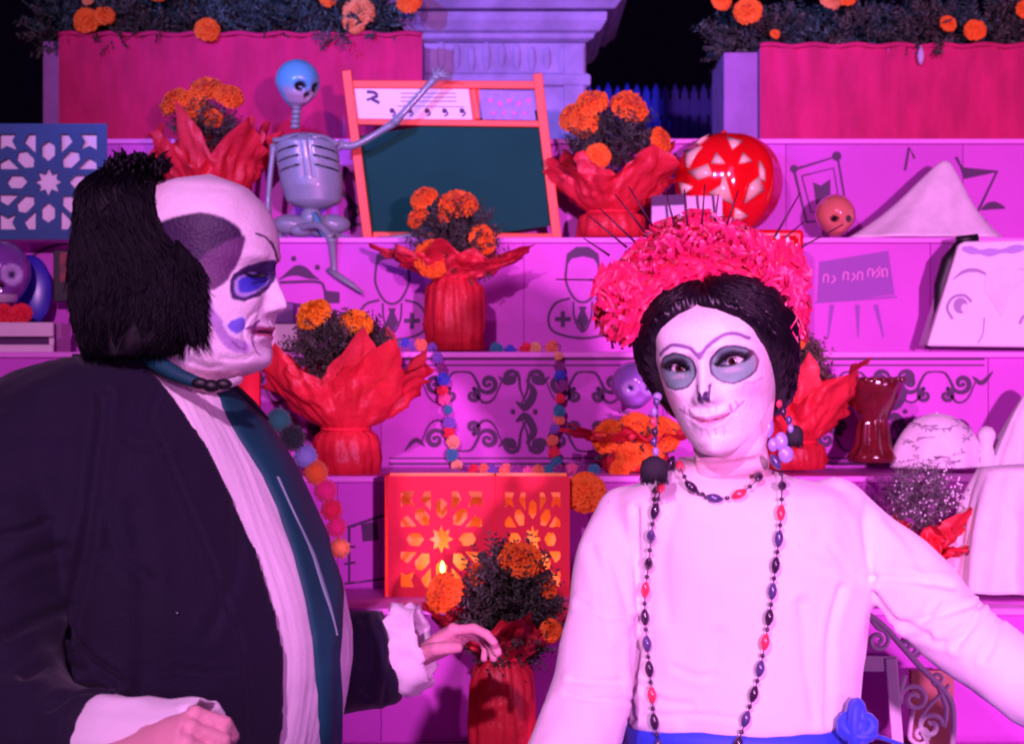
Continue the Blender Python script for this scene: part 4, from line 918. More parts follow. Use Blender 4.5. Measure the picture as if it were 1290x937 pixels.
def body_grid(G, zz, M, rings, nt):
    """extend a transformed head grid downward by body rings [(center, rx, ry, yaw)] from the neck to the hips"""
    n, _, _ = G.shape; W = tfm(M, G.reshape(-1, 3)).reshape(G.shape)
    t = np.linspace(0, 2*PI, nt, endpoint=False); ph = t-.48*np.sin(t); out = []
    for c, rx, ry, yaw in rings[::-1]:
        lx = rx*np.sin(ph); ly = -ry*np.cos(ph); out.append(np.stack([c[0]+lx*math.cos(yaw)-ly*math.sin(yaw), c[1]+lx*math.sin(yaw)+ly*math.cos(yaw), np.full(nt, c[2])], -1))
    # blend the lowest neck rows into the first body ring
    k = int(np.sum(zz < -.08)); base = out[-1]
    for i in range(k):
        s = 1-smooth(0, 1, np.array(i/k)); W[i] = W[i]*(1-s)+(base+np.array((0, 0, .0)))*s
    for i in range(1, k):  # keep heights increasing
        pass
    return np.concatenate([np.array(out[:-1]), W])
def hand_parts(b, wrist, d, nrm, s=1.0, curl=(.5, .5, .5, .5), thumb=.5, side=1, splay=.10, twist=0):
    """palm with four bent fingers and a thumb; d: pointing direction, nrm: direction the palm faces"""
    d = Vector(d).normalized(); nrm = Vector(nrm); nrm = (nrm-d*nrm.dot(d)).normalized(); lat = d.cross(nrm)*side; w0 = Vector(wrist)
    def pt(a, l, h=0): return w0+d*a*s+lat*l*s+nrm*h*s
    b.tube([pt(-.05, 0), pt(-.01, 0), pt(.02, 0), pt(.05, 0), pt(.082, 0)], [.024*s, .025*s, .030*s, .037*s, .036*s], 16, flat=.5, up=nrm)
    for i, (l, ln, r) in enumerate(((.030, .070, .0088), (.010, .078, .0092), (-.011, .072, .0088), (-.030, .057, .0078))):
        p = pt(.062, l*.9); pts = [p, pt(.085, l)]; dd = (d+lat*l*splay*30*.1).normalized(); cur = pts[-1]; rr = [r*1.1*s, r*1.08*s]; a = 0
        for j, fr in enumerate((.45, .31, .24)):
            a += curl[i]*(1.0, 1.1, .8)[j]; v = (dd*math.cos(a)+nrm*math.sin(a)); cur = cur+v*ln*fr*s*.5; pts.append(cur); cur = cur+v*ln*fr*s*.5; pts.append(cur)
            rr += [r*(.98-.08*j)*s, r*(1.02-.1*j)*s]
        b.tube(pts, rr, 10); b.ball(pts[-1], rr[-1]*.98, 10, 7)
        b.ball(pt(.084, l, -.003), r*1.15*s, 8, 6)
    q = [pt(.012, .022, .004), pt(.035, .038, .010*1), pt(.052, .052, .018*thumb*2), pt(.068, .056-.012*thumb, .026*thumb*2), pt(.080, .052-.024*thumb, .032*thumb*2)]
    b.tube(q, [.013*s, .0135*s, .011*s, .0105*s, .0085*s], 10); b.ball(q[-1], .0085*s, 10, 7)
    return b

# ------------------------------------------------------------------ the woman
YW = 2.45
HW = .232
Mw = xf(math.radians(-19), math.radians(-7.5), math.radians(1), P(922, 569, YW)+Vector((0, .02, 0)))
def squash(G): q = G[..., 2]/HW; G[..., 2] = np.where(q > .56, .56+(q-.56)*.86, q)*HW; return G
G, zz = head_grid(HW, FEM); squash(G)
nt = G.shape[1]
# eye openings
scw = HW/.225
xg, zg = G[..., 0]/scw*1000, G[..., 2]/HW
EX = 33.5; EZ = .502
for sx in (-1, 1):
    u = (xg-sx*EX)/15.5; tilt = .010*sx*u
    zu = EZ+tilt+.031*np.clip(1-u**2, -1, 1)**1.0; zl = EZ+tilt-.019*(1-u**2)
    ins = np.minimum(zu-zg, zg-zl)*225; m_ = smooth(-.2, 1.3, ins)*(np.abs(u) < 1.0)*(G[..., 1] < 0)
    G[..., 1] += m_*.0085*scw
    rim = np.exp(-((zg-zu)*225/1.6)**2)*(np.abs(u) < 1.05)*(G[..., 1] < 0)*(1-m_); G[..., 1] -= rim*.0014*scw
zr = [Z(v, 2.5) for v in (578, 592, 604, 622, 650, 700, 800, 905, 1000, 1200)]
cxw = [907, 910, 915, 922, 930, 940, 945, 938, 938, 938]; rw = [52, 62, 92, 140, 148, 142, 132, 128, 140, 160]; rd = [50, 58, 70, 86, 95, 96, 92, 90, 100, 110]
rings = [((X(c_, 2.5), 2.53, z_), L(a_, 2.5), L(b_, 2.5), math.radians(-6)) for c_, a_, b_, z_ in zip(cxw, rw, rd, zr)]
rings[0] = (rings[0][0], L(50, 2.5), L(50, 2.5), math.radians(-8))
W = body_grid(G, zz, Mw, rings, nt)
Vw = W.reshape(-1, 3); nr_ = W.shape[0]
px, py = projpx(Vw)
# face mask : local head coords for each vertex
nb = nr_-G.shape[0]
loc = np.concatenate([np.full((nb*nt, 3), 9.0), G.reshape(-1, 3)]); fr = smooth(.0, -.02, loc[:, 1])*(loc[:, 1] < 1)
col = np.tile((.80, .60, .62), (len(Vw), 1))
fm = fr*smooth(-.02, .02, loc[:, 2]/HW)*smooth(.86, .80, loc[:, 2]/HW)
col = blendc(col, fm, (.88, .84, .86))
vis = fr
xl_, zl_ = loc[:, 0]/scw*1000, loc[:, 2]/HW*225
nzx = np.array([fbm(p, 90, 2) for p in loc])*(loc[:, 1] < 1); nzz_ = np.array([fbm(p+7, 70, 2) for p in loc])*(loc[:, 1] < 1); xl_ = xl_+nzx*1.1; zl_ = zl_+nzz_*1.1
def el(cx, cz, rx, rz): return np.hypot((xl_-cx)/rx, (zl_-cz)/rz)
for sx in (-1, 1):
    e = el(sx*35, 110, 27, 23); col = blendc(col, vis*smooth(1.04, .98, e), (.07, .07, .10)); 
    e2 = el(sx*35, 109.5, 24.7, 20.7); col = blendc(col, vis*smooth(1.02, .96, e2), (.20, .36, .32))
    # darker upper lid shadow make-up, winged
    col = blendc(col, vis*smooth(1.1, .55, el(sx*35, 119, 20, 8.5)), (.035, .030, .05))
    col = blendc(col, vis*.55*smooth(1.1, .4, el(sx*34, 103, 15, 4)), (.55, .55, .56))
    # eye opening : dark waterline
    uu = (xl_-sx*EX)/15.5; zu = (EZ+.010*sx*uu)*225+.031*225*(1-uu**2); zlo = (EZ+.010*sx*uu)*225-.019*225*(1-uu**2)
    col = blendc(col, vis*(np.abs(uu) < 1.12)*smooth(2.0, .8, np.abs(zl_-zu+.0)), (.012, .008, .015))
    col = blendc(col, vis*(np.abs(uu) < 1.0)*smooth(1.3, .5, np.abs(zl_-zlo)), (.04, .02, .04))
    col = blendc(col, vis*smooth(4.5, 2.5, seg_dist(xl_, zl_, [(sx*47, 114), (sx*56, 120)])), (.02, .015, .03))
    # the paint thins out towards the jaw, temple and hairline
    col = blendc(col, vis*.45*smooth(50, 66, sx*xl_)*(sx*xl_ > 0), (.62, .36, .44))
    # nostril heart
    col = blendc(col, vis*smooth(1.15, .8, np.hypot((xl_-sx*4)/4.2, (zl_-75)/7.5)), (.055, .03, .10))
    col = blendc(col, vis*smooth(2.0, .7, seg_dist(xl_, zl_, [(sx*6.5, 76), (sx*8, 90)])), (.16, .12, .2))
    # cheek curl and smile line with little stitches
    col = blendc(col, vis*.55*smooth(2.0, .6, seg_dist(xl_, zl_, [(sx*62, 88), (sx*54, 84), (sx*46, 86), (sx*42, 80)])), (.50, .26, .45))
    col = blendc(col, vis*.75*smooth(1.7, .6, seg_dist(xl_, zl_, [(sx*21, 49.5), (sx*30, 55), (sx*40, 63)])), (.28, .10, .24))
    for q in (26, 33): col = blendc(col, vis*.7*smooth(1.6, .6, seg_dist(xl_, zl_, [(sx*q, 50+(q-22)*.8), (sx*(q-1), 60+(q-22)*.5)])), (.30, .12, .26))
    col = blendc(col, vis*.5*smooth(1.25, .2, el(sx*47, 76, 19, 12)), (.80, .36, .58))
col = blendc(col, vis*.5*smooth(150, 178, zl_), (.66, .42, .46)); col = blendc(col, vis*.35*smooth(26, 6, zl_), (.62, .38, .46))
brow = [(-56, 132), (-44, 140), (-28, 142), (-12, 136), (0, 126), (12, 137), (28, 145), (44, 146), (56, 138)]
col = blendc(col, vis*linem(xl_, zl_, brow, 4.2, 1.4), (.22, .14, .30)); col = blendc(col, vis*smooth(1.2, .6, el(0, 125, 4.5, 5)), (.26, .16, .34))
zc_ = 225*(.20)+225*.000055*xl_**2
lw_ = 1-(np.abs(xl_)/23)**2; lipu = (lw_ > 0)*smooth(-.5, .8, 7.2*np.clip(lw_, 0, 1)**.7*(1-.22*np.exp(-(xl_/3.5)**2))-(zl_-zc_))*(zl_ > zc_); lipl = (lw_ > 0)*smooth(-.5, .8, 7.0*np.clip(lw_, 0, 1)**.6-(zc_-zl_))*(zl_ <= zc_)
col = blendc(col, vis*.85*np.maximum(lipu, lipl), (.74, .38, .50)); col = blendc(col, vis*(np.abs(xl_) < 24)*smooth(1.8, .6, np.abs(zl_-zc_)), (.16, .03, .10))
for q in (-14, -5, 5, 14): col = blendc(col, vis*.45*smooth(1.8, .8, seg_dist(xl_, zl_, [(q, 28), (q*1.05, 35)])), (.48, .25, .44))
for q in (-10, 0, 10): col = blendc(col, vis*.4*smooth(1.8, .8, seg_dist(xl_, zl_, [(q, 56), (q, 62)])), (.48, .25, .44))
col = col*(1-.10*np.abs(nzx)-.10*smooth(.1, .5, np.array([fbm(p, 22, 3) for p in loc])*(loc[:, 1] < 1)))[:, None]
Fw = []
for i in range(nr_-1):
    for j in range(nt): Fw.append((i*nt+j, i*nt+(j+1) % nt, (i+1)*nt+(j+1) % nt, (i+1)*nt+j))
b = MB().add(Vw, Fw); nv0 = b.n
for sd in (-1, 1): ear_mesh(b, Mw, sd, HW)
# arms and hands inside the sleeves
armL = [(790, 645, 2.53), (768, 705, 2.51), (757, 790, 2.47), (742, 880, 2.44), (715, 960, 2.40), (690, 1030, 2.36)]
armR = [(1050, 640, 2.53), (1104, 690, 2.52), (1160, 750, 2.48), (1205, 795, 2.45), (1260, 838, 2.42), (1335, 890, 2.38)]
hb = MB()
for arm, sd in ((armL, 1), (armR, -1)):
    pts = [P(*q) for q in arm]; b.tube(catmull(pts, 4), np.linspace(.036, .022, 21), 12)
hb = MB(); pL = P(*armL[-1]); hand_parts(hb, pL, P(*armL[-1])-P(*armL[-2]), (1, -.3, 0), .95, side=1)
pR = P(*armR[-1]); hand_parts(hb, pR, P(*armR[-1])-P(*armR[-2]), (0, .3, -1), .95, side=-1); hv, hf, _ = remesh(*hb.data(), .0028, 3); b.add(hv, hf)
V_, f_ = b.data(); col = np.concatenate([col, np.tile((.78, .58, .60), (len(V_)-len(col), 1))])
M_skin = mat('painted_skin', rough=.5, vcol=True, spec=.35, bump=.35, bscale=260, sss=.08)
woman = mkobj('person', V_, f_, M_skin, None, True, col)
tag(woman, 'smiling woman with white skull makeup, red flower crown and cream sweater', 'person')
def bl(x, y, z): return tfm(Mw, [(x*scw/1000, y*scw/1000, z*HW/225)])[0]
def surf_y(Gx, x, z):  # front surface y (mm) at local x,z (mm)
    fm_ = Gx[..., 1] < 0; d = (Gx[..., 0]*1000/scw-x)**2+(Gx[..., 2]*225/HW-z)**2+(~fm_)*1e6; return Gx[..., 1].ravel()[np.argmin(d)]*1000/scw
def eyeball(parent, c, fwd, r, iris=(.05, .02, .015)):
    fwd = Vector(fwd).normalized(); q = fwd.to_track_quat('Z', 'Y').to_matrix(); b_ = MB(); rings = []
    for i in range(25):
        th = PI*(.002+i/24*.996); rings.append([(math.sin(th)*math.cos(2*PI*k_/32), math.sin(th)*math.sin(2*PI*k_/32), math.cos(th)) for k_ in range(32)])
    V = np.array(rings).reshape(-1, 3); a = np.degrees(np.arccos(np.clip(V[:, 2], -1, 1))); cl = np.tile((.82, .78, .80), (len(V), 1))
    cl = blendc(cl, smooth(32, 27, a), np.array(iris)*.5); cl = blendc(cl, smooth(27, 24, a), iris); cl = blendc(cl, smooth(13, 11, a), (.003, .003, .004))
    V = (V*r) @ np.array(q).T+np.array(c); f = []
    for i in range(24):
        for k_ in range(32): f.append((i*32+k_, (i+1)*32+k_, (i+1)*32+(k_+1) % 32, i*32+(k_+1) % 32))
    return mkobj('eye', V, f, mat('wet_eye', rough=.06, vcol=True, spec=.6), parent, col=cl)
for sx in (-1, 1):
    sy = surf_y(G, sx*EX, EZ*225)-8.5*0
    c = bl(sx*EX, sy+12.5-6.0, EZ*225-.3); fwd = bl(sx*EX+ .8, sy-40, EZ*225)-c; eyeball(woman, c, fwd, .0128*scw)
    b = MB()   # lashes following the upper lid
    for i in range(26):
        u = -1+2*i/25; x = sx*EX+15.8*u; z = (EZ+.010*sx*u+.031*(1-u*u))*225; yy = surf_y(G, x, z+1.5)-1.0
        p0 = bl(x, yy, z); out = max(0, u*sx)*4; p1 = bl(x+u*2.0+sx*out*.6, yy-5, z+2.0+.0*out); p2 = bl(x+u*3.0+sx*out, yy-8, z+5.5); b.tube([p0, p1, p2], [.0010, .0007, .0002], 4)
    b.tube([bl(sx*EX+15.8*u, surf_y(G, sx*EX+15.8*u, (EZ+.010*sx*u+.031*(1-u*u))*225+1.5)-.8, (EZ+.010*sx*u+.031*(1-u*u))*225) for u in np.linspace(-1, 1.0, 16)], .0009, 6)
    b.build('eyelashes', M_black, woman)
# hair: parted in the middle, drawn back over the ears
G2, _ = head_grid(HW, FEM, 150, 300, -.34); k0 = int(np.sum(_ < .15)); squash(G2); Gh = G2[k0:]; zq = _[k0:]
t = np.linspace(0, 2*PI, 300, endpoint=False); ph = t-.48*np.sin(t); ph = (ph+PI) % (2*PI)-PI
Zh, Ph = np.meshgrid(zq, ph, indexing='ij')
hl = np.interp(np.abs(Ph), [0, .3, .6, .85, 1.0, 1.2, 1.5, 2.0, 2.6, PI], [.862, .825, .750, .66, .57, .48, .36, .16, .08, .06])   # hairline height against angle
th_ = smooth(-.008, .045, Zh-hl)*.012-.006*(Zh < hl)-.002
th_ += .014*smooth(.8, 1.25, np.abs(Ph))*smooth(1.0, .6, Zh)*smooth(-.01, .10, Zh-hl)
th_ += .004*smooth(.10, .5, Zh-hl)*smooth(.4, 1.3, np.abs(Ph))
nrm = Gh.copy(); nrm[..., 2] = (nrm[..., 2]-.5*HW)*.9*smooth(.5, .9, Zh); nrm /= np.linalg.norm(nrm, axis=-1, keepdims=True)
part = np.exp(-(Ph/.06)**2)*smooth(.84, .9, Zh)*.004
strand = .0016*np.sin(Ph*34+Zh*22)+.0011*np.sin(Ph*71+Zh*40+1)+.0008*np.sin(Zh*160+np.abs(Ph)*20)
Gh = Gh+nrm*(th_+strand*smooth(0, .05, Zh-hl)-part)[..., None]
Wh = tfm(Mw, Gh.reshape(-1, 3)).reshape(Gh.shape); M_hair = mat('glossy_black_hair', (.010, .005, .012), .38, spec=.4, var=.5, vscale=60)
hair = MB().loft(Wh).build('hair', M_hair, woman)
b = MB()
Rh = random.Random(3)
for i in range(420):   # loose fine strands over the surface, from the parting down and back
    sd = Rh.choice((-1, 1)); a0 = Rh.uniform(.02, .5); a1 = Rh.uniform(1.3, 2.2); z0 = Rh.uniform(.90, .99); z1 = Rh.uniform(.22, .55); pts = []
    for j in range(9):
        s_ = j/8; a = (a0+(a1-a0)*s_**.9)*sd; z = z0+(z1-z0)*s_**1.5; jj = int(np.argmin(abs(ph-a))); ii = int(np.argmin(abs(zq-z)))
        if z < np.interp(abs(a), [0, .3, .6, .85, 1.0, 1.2, 1.5, 2.0, 2.6, PI], [.862, .825, .750, .66, .57, .48, .36, .16, .08, .06])+.02: break
        p = Gh[ii, jj]+nrm[ii, jj]*.0012; pts.append(tfm(Mw, [p])[0])
    if len(pts) > 3: b.tube(pts, .0007, 3)
b.build('hair_strands', M_hair, woman)
bun = MB().ball(bl(0, 118, 150), (.055, .04, .05), 20, 12); bun.build('hair_bun', M_hair, woman)
# --- sweater
def sweater():
    b = MB()
    zs = [590, 597, 607, 622, 645, 690, 750, 820, 880, 912, 918]; c_ = [910, 911, 916, 924, 932, 944, 948, 945, 939, 936, 936]
    a_ = [57, 70, 108, 150, 164, 160, 153, 150, 147, 143, 136]; d_ = [55, 62, 76, 92, 104, 110, 108, 106, 104, 102, 96]
    rr = []
    for z_, c, a, d in zip(zs, c_, a_, d_):
        rr.append([(X(c, 2.5)+L(a, 2.5)*math.copysign(abs(math.sin(q))**.9, math.sin(q)), 2.53-L(d, 2.5)*math.copysign(abs(math.cos(q))**.85, math.cos(q)), Z(z_, 2.5)) for q in np.linspace(0, 2*PI, 56, endpoint=False)])
    b.loft(rr)
    for arm, r in ((armL, [.038, .044, .047, .052, .055, .050]), (armR, [.040, .047, .052, .054, .050, .046])):
        p = catmull([P(*q) for q in arm], 6); b.tube(p, np.interp(np.linspace(0, 5, len(p)), range(6), r), 24); b.ball(P(*arm[0]), r[0]*1.0, 16, 10)
    return b
sv, sf, sn = remesh(*sweater().data(), .0045, 9, .7)
spx, spy = projpx(sv); vis_ = smooth(.0, -.25, sn[:, 1])
def crease(pts, dep, wd_=4.0):
    global sv
    d = seg_dist(spx, spy, [tuple(q) for q in catmull(pts, 5)]); g = np.exp(-(d/wd_)**2)-.55*np.exp(-((d-wd_*2)/wd_/1.3)**2); sv = sv-sn*(vis_*g*dep)[:, None]
for pts, dep, wd_ in (([(1098, 728), (1125, 728), (1160, 732), (1200, 738)], .0042, 5), ([(1100, 745), (1130, 780), (1170, 800)], .004, 4), ([(1130, 785), (1180, 775), (1220, 762), (1237, 757)], .0035, 4),
                      ([(1238, 757), (1226, 785), (1205, 815)], .005, 4), ([(1150, 800), (1190, 810), (1215, 800)], .003, 4), ([(1060, 740), (1045, 800), (1042, 912)], .0035, 5), ([(800, 640), (803, 720), (806, 800), (803, 870)], .005, 4),
                      ([(720, 855), (745, 858), (780, 858)], .0035, 4), ([(712, 872), (740, 880), (790, 882)], .003, 3), ([(800, 780), (796, 830), (800, 905)], .004, 4), ([(810, 860), (830, 880), (870, 888)], .0025, 4),
                      ([(1096, 610), (1092, 660), (1098, 728)], .003, 5), ([(850, 840), (880, 852), (900, 850)], .002, 4), ([(1262, 775), (1250, 812), (1240, 830)], .003, 4), ([(790, 905), (860, 900), (940, 905)], .002, 3), ([(1045, 690), (1070, 720), (1098, 730)], .002, 5), ([(770, 700), (790, 760), (795, 800)], .0025, 5), ([(1010, 760), (1018, 840), (1030, 905)], .0035, 7), ([(905, 800), (890, 860), (860, 905)], .002, 8), ([(1120, 650), (1150, 690), (1170, 730)], .003, 6), ([(745, 690), (760, 740), (765, 800)], .003, 6), ([(850, 640), (835, 700), (840, 780)], .002, 8), ([(975, 650), (1000, 690), (1040, 715)], .002, 8), ([(730, 760), (760, 775), (795, 778)], .003, 4), ([(1180, 760), (1160, 785), (1140, 790)], .003, 4)):
    crease(pts, dep, wd_)
nzv = np.array([fbm((p[0]*2.2, p[1]*2, p[2]*1.2), 5, 3) for p in sv]); sv = sv+sn*(nzv*.006)[:, None]
M_sweater = mat('cream_knit', (.86, .76, .80), .85, bump=.25, bscale=520, sheen=.25, var=.04, vscale=8)
mkobj('sweater', sv, sf, M_sweater, woman)
# neckline rib, hem
p = [(X(910, 2.5)+L(60, 2.5)*math.sin(q), 2.53-L(57, 2.5)*math.cos(q), Z(594+5*math.cos(q), 2.5)) for q in np.linspace(0, 2*PI, 40)]; MB().tube(p, .0035, 8).build('neckline', M_sweater, woman)
# skirt
M_skirt = mat('royal_blue_fabric', (.02, .055, .62), .6, bump=.2, bscale=60, sheen=.2)
rr = []
for z_, a, d in ((906, 132, 92), (914, 146, 104), (925, 150, 107), (935, 148, 106), (1000, 175, 130), (1300, 250, 190), (1700, 300, 240), (2000, 330, 260)):
    rr.append([(X(936, 2.5)+L(a, 2.5)*math.sin(q)*(1+.03*math.sin(q*19)*min(1, (z_-925)/200 if z_ > 925 else 0)), 2.53-L(d, 2.5)*math.cos(q)*(1+.03*math.sin(q*19)*min(1, (z_-925)/200 if z_ > 925 else 0)), max(.02, Z(z_, 2.5))) for q in np.linspace(0, 2*PI, 120, endpoint=False)])
MB().loft(rr).build('skirt', M_skirt, woman)
b = MB()
for i in range(4):
    a = i*PI/2; c = np.array(P(1080, 915, 2.43)); q = []
    for j in range(13):
        s_ = 2*PI*j/12; q.append(c+np.array((math.cos(a)*.018*math.cos(s_)-.006*math.sin(s_), .008*math.sin(s_+i), math.sin(a)*.018*math.cos(s_)+.012*math.sin(s_+a))))
    b.tube(q, .008, 8)
b.ball(P(1080, 915, 2.43), (.017, .014, .017), 12, 8); b.tube([P(1085, 920, 2.43), P(1108, 928, 2.45), P(1135, 937, 2.46), P(1160, 960, 2.47)], [.009, .008, .007, .006], 8, flat=.4)
b.build('knotted_sash', M_skirt, woman)
# necklaces and earrings
M_br = mat('red_bead', (.72, .05, .10), .2, coat=.6); M_bd = mat('dark_bead', (.05, .02, .06), .2, coat=.6, var=.4, vscale=300); M_bb = mat('slate_bead', (.10, .07, .22), .25, coat=.5, var=.4, vscale=300)
bm_ = [mkmesh('bead', *MB().lathe([(.0004, -.011), (.003, -.0095), (.0055, -.004), (.0060, 0), (.0055, .004), (.003, .0095), (.0004, .011)], n=10).data(), m) for m in (M_br, M_bd, M_bb)]
sm_ = mkmesh('spacer_bead', *MB().ball((0, 0, 0), .0032, 8, 6).data(), M_bd)
def front_y(px, py): # front surface of the sweater / neck along the sight line
    d = (spx-px)**2+(spy-py)**2+np.where(sn[:, 1] > 0, 1e6, 0); i = int(np.argmin(d)); return sv[i, 1] if d[i] < 200 else None
def necklace(pts, name, order, dflt):
    e = link(name, None, woman); p = catmull(pts, 24); P3 = []
    for q in p:
        y = front_y(*q); y = dflt if y is None else y-.010; dflt = y; P3.append(P(q[0], q[1], y))
    y0_ = [q.y for q in P3]
    for i in range(len(P3)):  # hangs clear of the cloth
        y = min(y0_[max(0, i-10):i+11]); P3[i] = P(p[i][0], p[i][1], y)
    acc = 0; nxt = 4; k_ = 0
    for i in range(1, len(P3)):
        acc += np.linalg.norm(np.array(p[i])-np.array(p[i-1]))
        if acc >= nxt:
            d = (P3[i]-P3[i-1]).normalized()
            if k_ % 2 == 0: place('bead', bm_[order[(k_//2) % len(order)]], P3[i], d, 1, e); nxt = acc+15.5
            else: place('spacer_bead', sm_, P3[i], d, 1, e); nxt = acc+15.5
            k_ += 1
    MB().tube(P3[::4], .0008, 5).build('cord', M_bd, e)
necklace([(855, 582), (860, 596), (872, 614), (898, 627), (925, 625), (948, 610), (961, 592), (966, 582)], 'short_necklace', (0, 1, 2, 0, 1), 2.42)
necklace([(846, 580), (836, 602), (830, 625), (822, 660), (817, 710), (812, 760), (816, 820), (821, 870), (824, 905), (832, 950)], 'long_necklace', (1, 0, 1, 2), 2.40)
necklace([(975, 578), (984, 596), (985, 620), (982, 670), (976, 720), (970, 770), (960, 830), (950, 872), (938, 910), (925, 950)], 'long_necklace', (2, 1, 0, 2, 1), 2.40)
M_lil = mat('lilac_petal_bead', (.32, .24, .55), .3, coat=.4); M_tas = mat('black_tassel', (.012, .008, .016), .8)
for (ax, ay), (tx, ty), nm in (((828, 500), (825, 575), 0), ((972, 482), (1000, 545), 1)):
    e = link('earring', None, woman); ye = 2.40 if nm == 0 else 2.47
    MB().ball(P(ax, ay, ye), .006, 10, 7).build('stud', M_lil, e)
    MB().tube([P(ax, ay, ye), P(ax+(tx-ax)*.3, (ay+ty)/2, ye), P(tx, ty, ye)], .0014, 6).build('chain', M_bd, e)
    for i in range(6):
        t_ = (i+.5)/6; MB().ball(P(ax+(tx-ax)*t_**1.4+random.uniform(-4, 4), ay+(ty-ay)*t_, ye-.004), (.0045, .004, .006), 8, 6).build('charm', (M_bb, M_lil, M_br, M_bd)[i % 4], e)
    if nm == 1:
        for cx_, cy_, rx_, ry_ in ((968, 538, 7, 14), (984, 556, 9, 12), (990, 572, 10, 11), (974, 560, 7, 9)): MB().ball(P(cx_, cy_, ye-.008), (L(rx_, ye), .005, L(ry_, ye)), 12, 8).build('petal_drop', M_lil, e)
    R = random.Random(nm); b = MB()
    cx_, cy_, wd_, hg = (824, 590, 19, 20) if nm == 0 else (1001, 548, 12, 16)
    b.loft([[P(cx_+wd_*k*math.cos(q), cy_+h_, ye).to_tuple()[0:1]+(ye-.0+L(wd_*k*.6, ye)*math.sin(q),)+(Z(cy_+h_, ye),) for q in np.linspace(0, 2*PI, 16, endpoint=False)] for h_, k in ((-hg*.8, .25), (-hg*.5, .8), (0, .95), (hg*.6, .9), (hg*.75, .5))])
    for i in range(90):
        q = R.uniform(0, 2*PI); k = R.uniform(.5, 1.02); b.tube([(X(cx_+wd_*.6*k*math.cos(q), ye), ye+L(wd_*.4*k, ye)*math.sin(q), Z(cy_-hg*.5, ye)), (X(cx_+wd_*k*math.cos(q), ye), ye+L(wd_*.65*k, ye)*math.sin(q), Z(cy_+hg*R.uniform(.7, 1.05), ye))], .0008, 3)
    b.build('tassel', M_tas, e)
# flower crown
M_crown = mat('hot_pink_crepe', (.93, .014, .14), .4, var=.15, vscale=30, bump=.3, bscale=200, trans=.25, sheen=.2); M_crown2 = mat('pink_crepe', (.95, .04, .22), .35, var=.2, vscale=30, bump=.3, bscale=200, trans=.25)
fc = link('flower_crown', None, woman)
CM = [petal_flower('crepe_flower', .038, m, 4, 7, .14, .8, .80, 40+i) for i, m in enumerate((M_crown, M_crown, M_crown2))]
RC = random.Random(11); hc = np.array((888, 425))
k_ = 0
for row, (rx, ry, n, dy, sc_) in enumerate(((99, 78, 9, -.045, .72), (106, 100, 10, .0, .85), (100, 118, 9, .05, .9))):
    for i in range(n):
        a = math.radians(178-180*(i+.5*(row % 2))/(n-.5)); a = max(math.radians(2), min(math.radians(174), a)); a = math.radians(88)+(a-math.radians(88))*.985
        x_ = hc[0]+rx*math.cos(a)*1.02+RC.uniform(-4, 4)-2; y_ = hc[1]-12-ry*math.sin(a)+RC.uniform(-4, 4)
        yy = YW+.06+dy; p = P(x_, y_, yy); aim = (math.cos(a)*.8, -.7+row*.25, math.sin(a)*.8+.1)
        place('crepe_flower', CM[RC.randrange(3) if x_ > 900 else RC.randrange(2)], p, aim, sc_*RC.uniform(.9, 1.15), fc); k_ += 1
for x_, y_, s_ in ((962, 388, .85), (985, 370, .75), (780, 362, .8)): place('crepe_flower', CM[2] if x_ > 900 else CM[0], P(x_, y_, YW-.02+.03), (.3 if x_ > 900 else -.4, -1, .1), s_, fc)
for x_, y_, s_ in ((990, 352, .8), (988, 330, .7), (985, 398, .8), (950, 322, .75)): place('crepe_flower', CM[2 if y_ > 330 else 0], P(x_, y_, YW+.04), (.5, -1, .2), s_, fc)
b = MB()   # fringed paper strips standing out of the crown
for i in range(200):
    a = math.radians(RC.uniform(-2, 182)+7*math.sin(i*2.4)); r0 = RC.uniform(.78, 1.05); r1 = r0+RC.uniform(.10, .20)+.16*max(0, noise.noise(Vector((a*4, 3, 1)))); w0 = math.radians(RC.uniform(.6, 1.8)); yy = YW+RC.uniform(-.02, .09); tw = RC.uniform(-.12, .12)
    q = [P(hc[0]+108*r_*math.cos(a+w_), hc[1]-12-112*r_*math.sin(a+w_), yy-.02*(r_ > r0)) for r_, w_ in ((r0, -w0), (r0, w0), ((r0+r1)/2, w0*1.3), (r1, tw+w0*.7), (r1, tw-w0*.7), ((r0+r1)/2, -w0*1.3))]
    b.add(q, [(0, 1, 2, 5), (5, 2, 3, 4)])
o = b.build('paper_fringe', M_crown2, fc); o['kind'] = 'stuff'
place('orange_flower', MG[0], P(1000, 425, YW+.06), (.4, -1, 0), .8, fc)
M_spike = mat('dark_spike', (.05, .005, .03), .5)
for (x0, y0), (x1, y1) in (((700, 352), (775, 353)), ((735, 300), (768, 322)), ((742, 272), (790, 312)), ((755, 262), (800, 305)), ((775, 245), (812, 292)), ((792, 235), (822, 285)), ((1008, 243), (975, 300)), ((1012, 280), (965, 320)), ((1062, 283), (990, 322)), ((888, 232), (884, 285)), ((862, 238), (866, 285)), ((838, 240), (850, 285)), ((930, 240), (915, 285)), ((905, 245), (900, 285))):
    MB().tube([P(x0, y0, YW+.05), P(x1, y1, YW+.05)], [.0008, .0016], 6).build('spike', M_spike, fc)
MB().tube([P(hc[0]+100*math.cos(a), hc[1]-12-90*math.sin(a), YW+.06) for a in np.linspace(.1, PI-.1, 30)], .010, 8).build('crown_band', M_crown, fc)
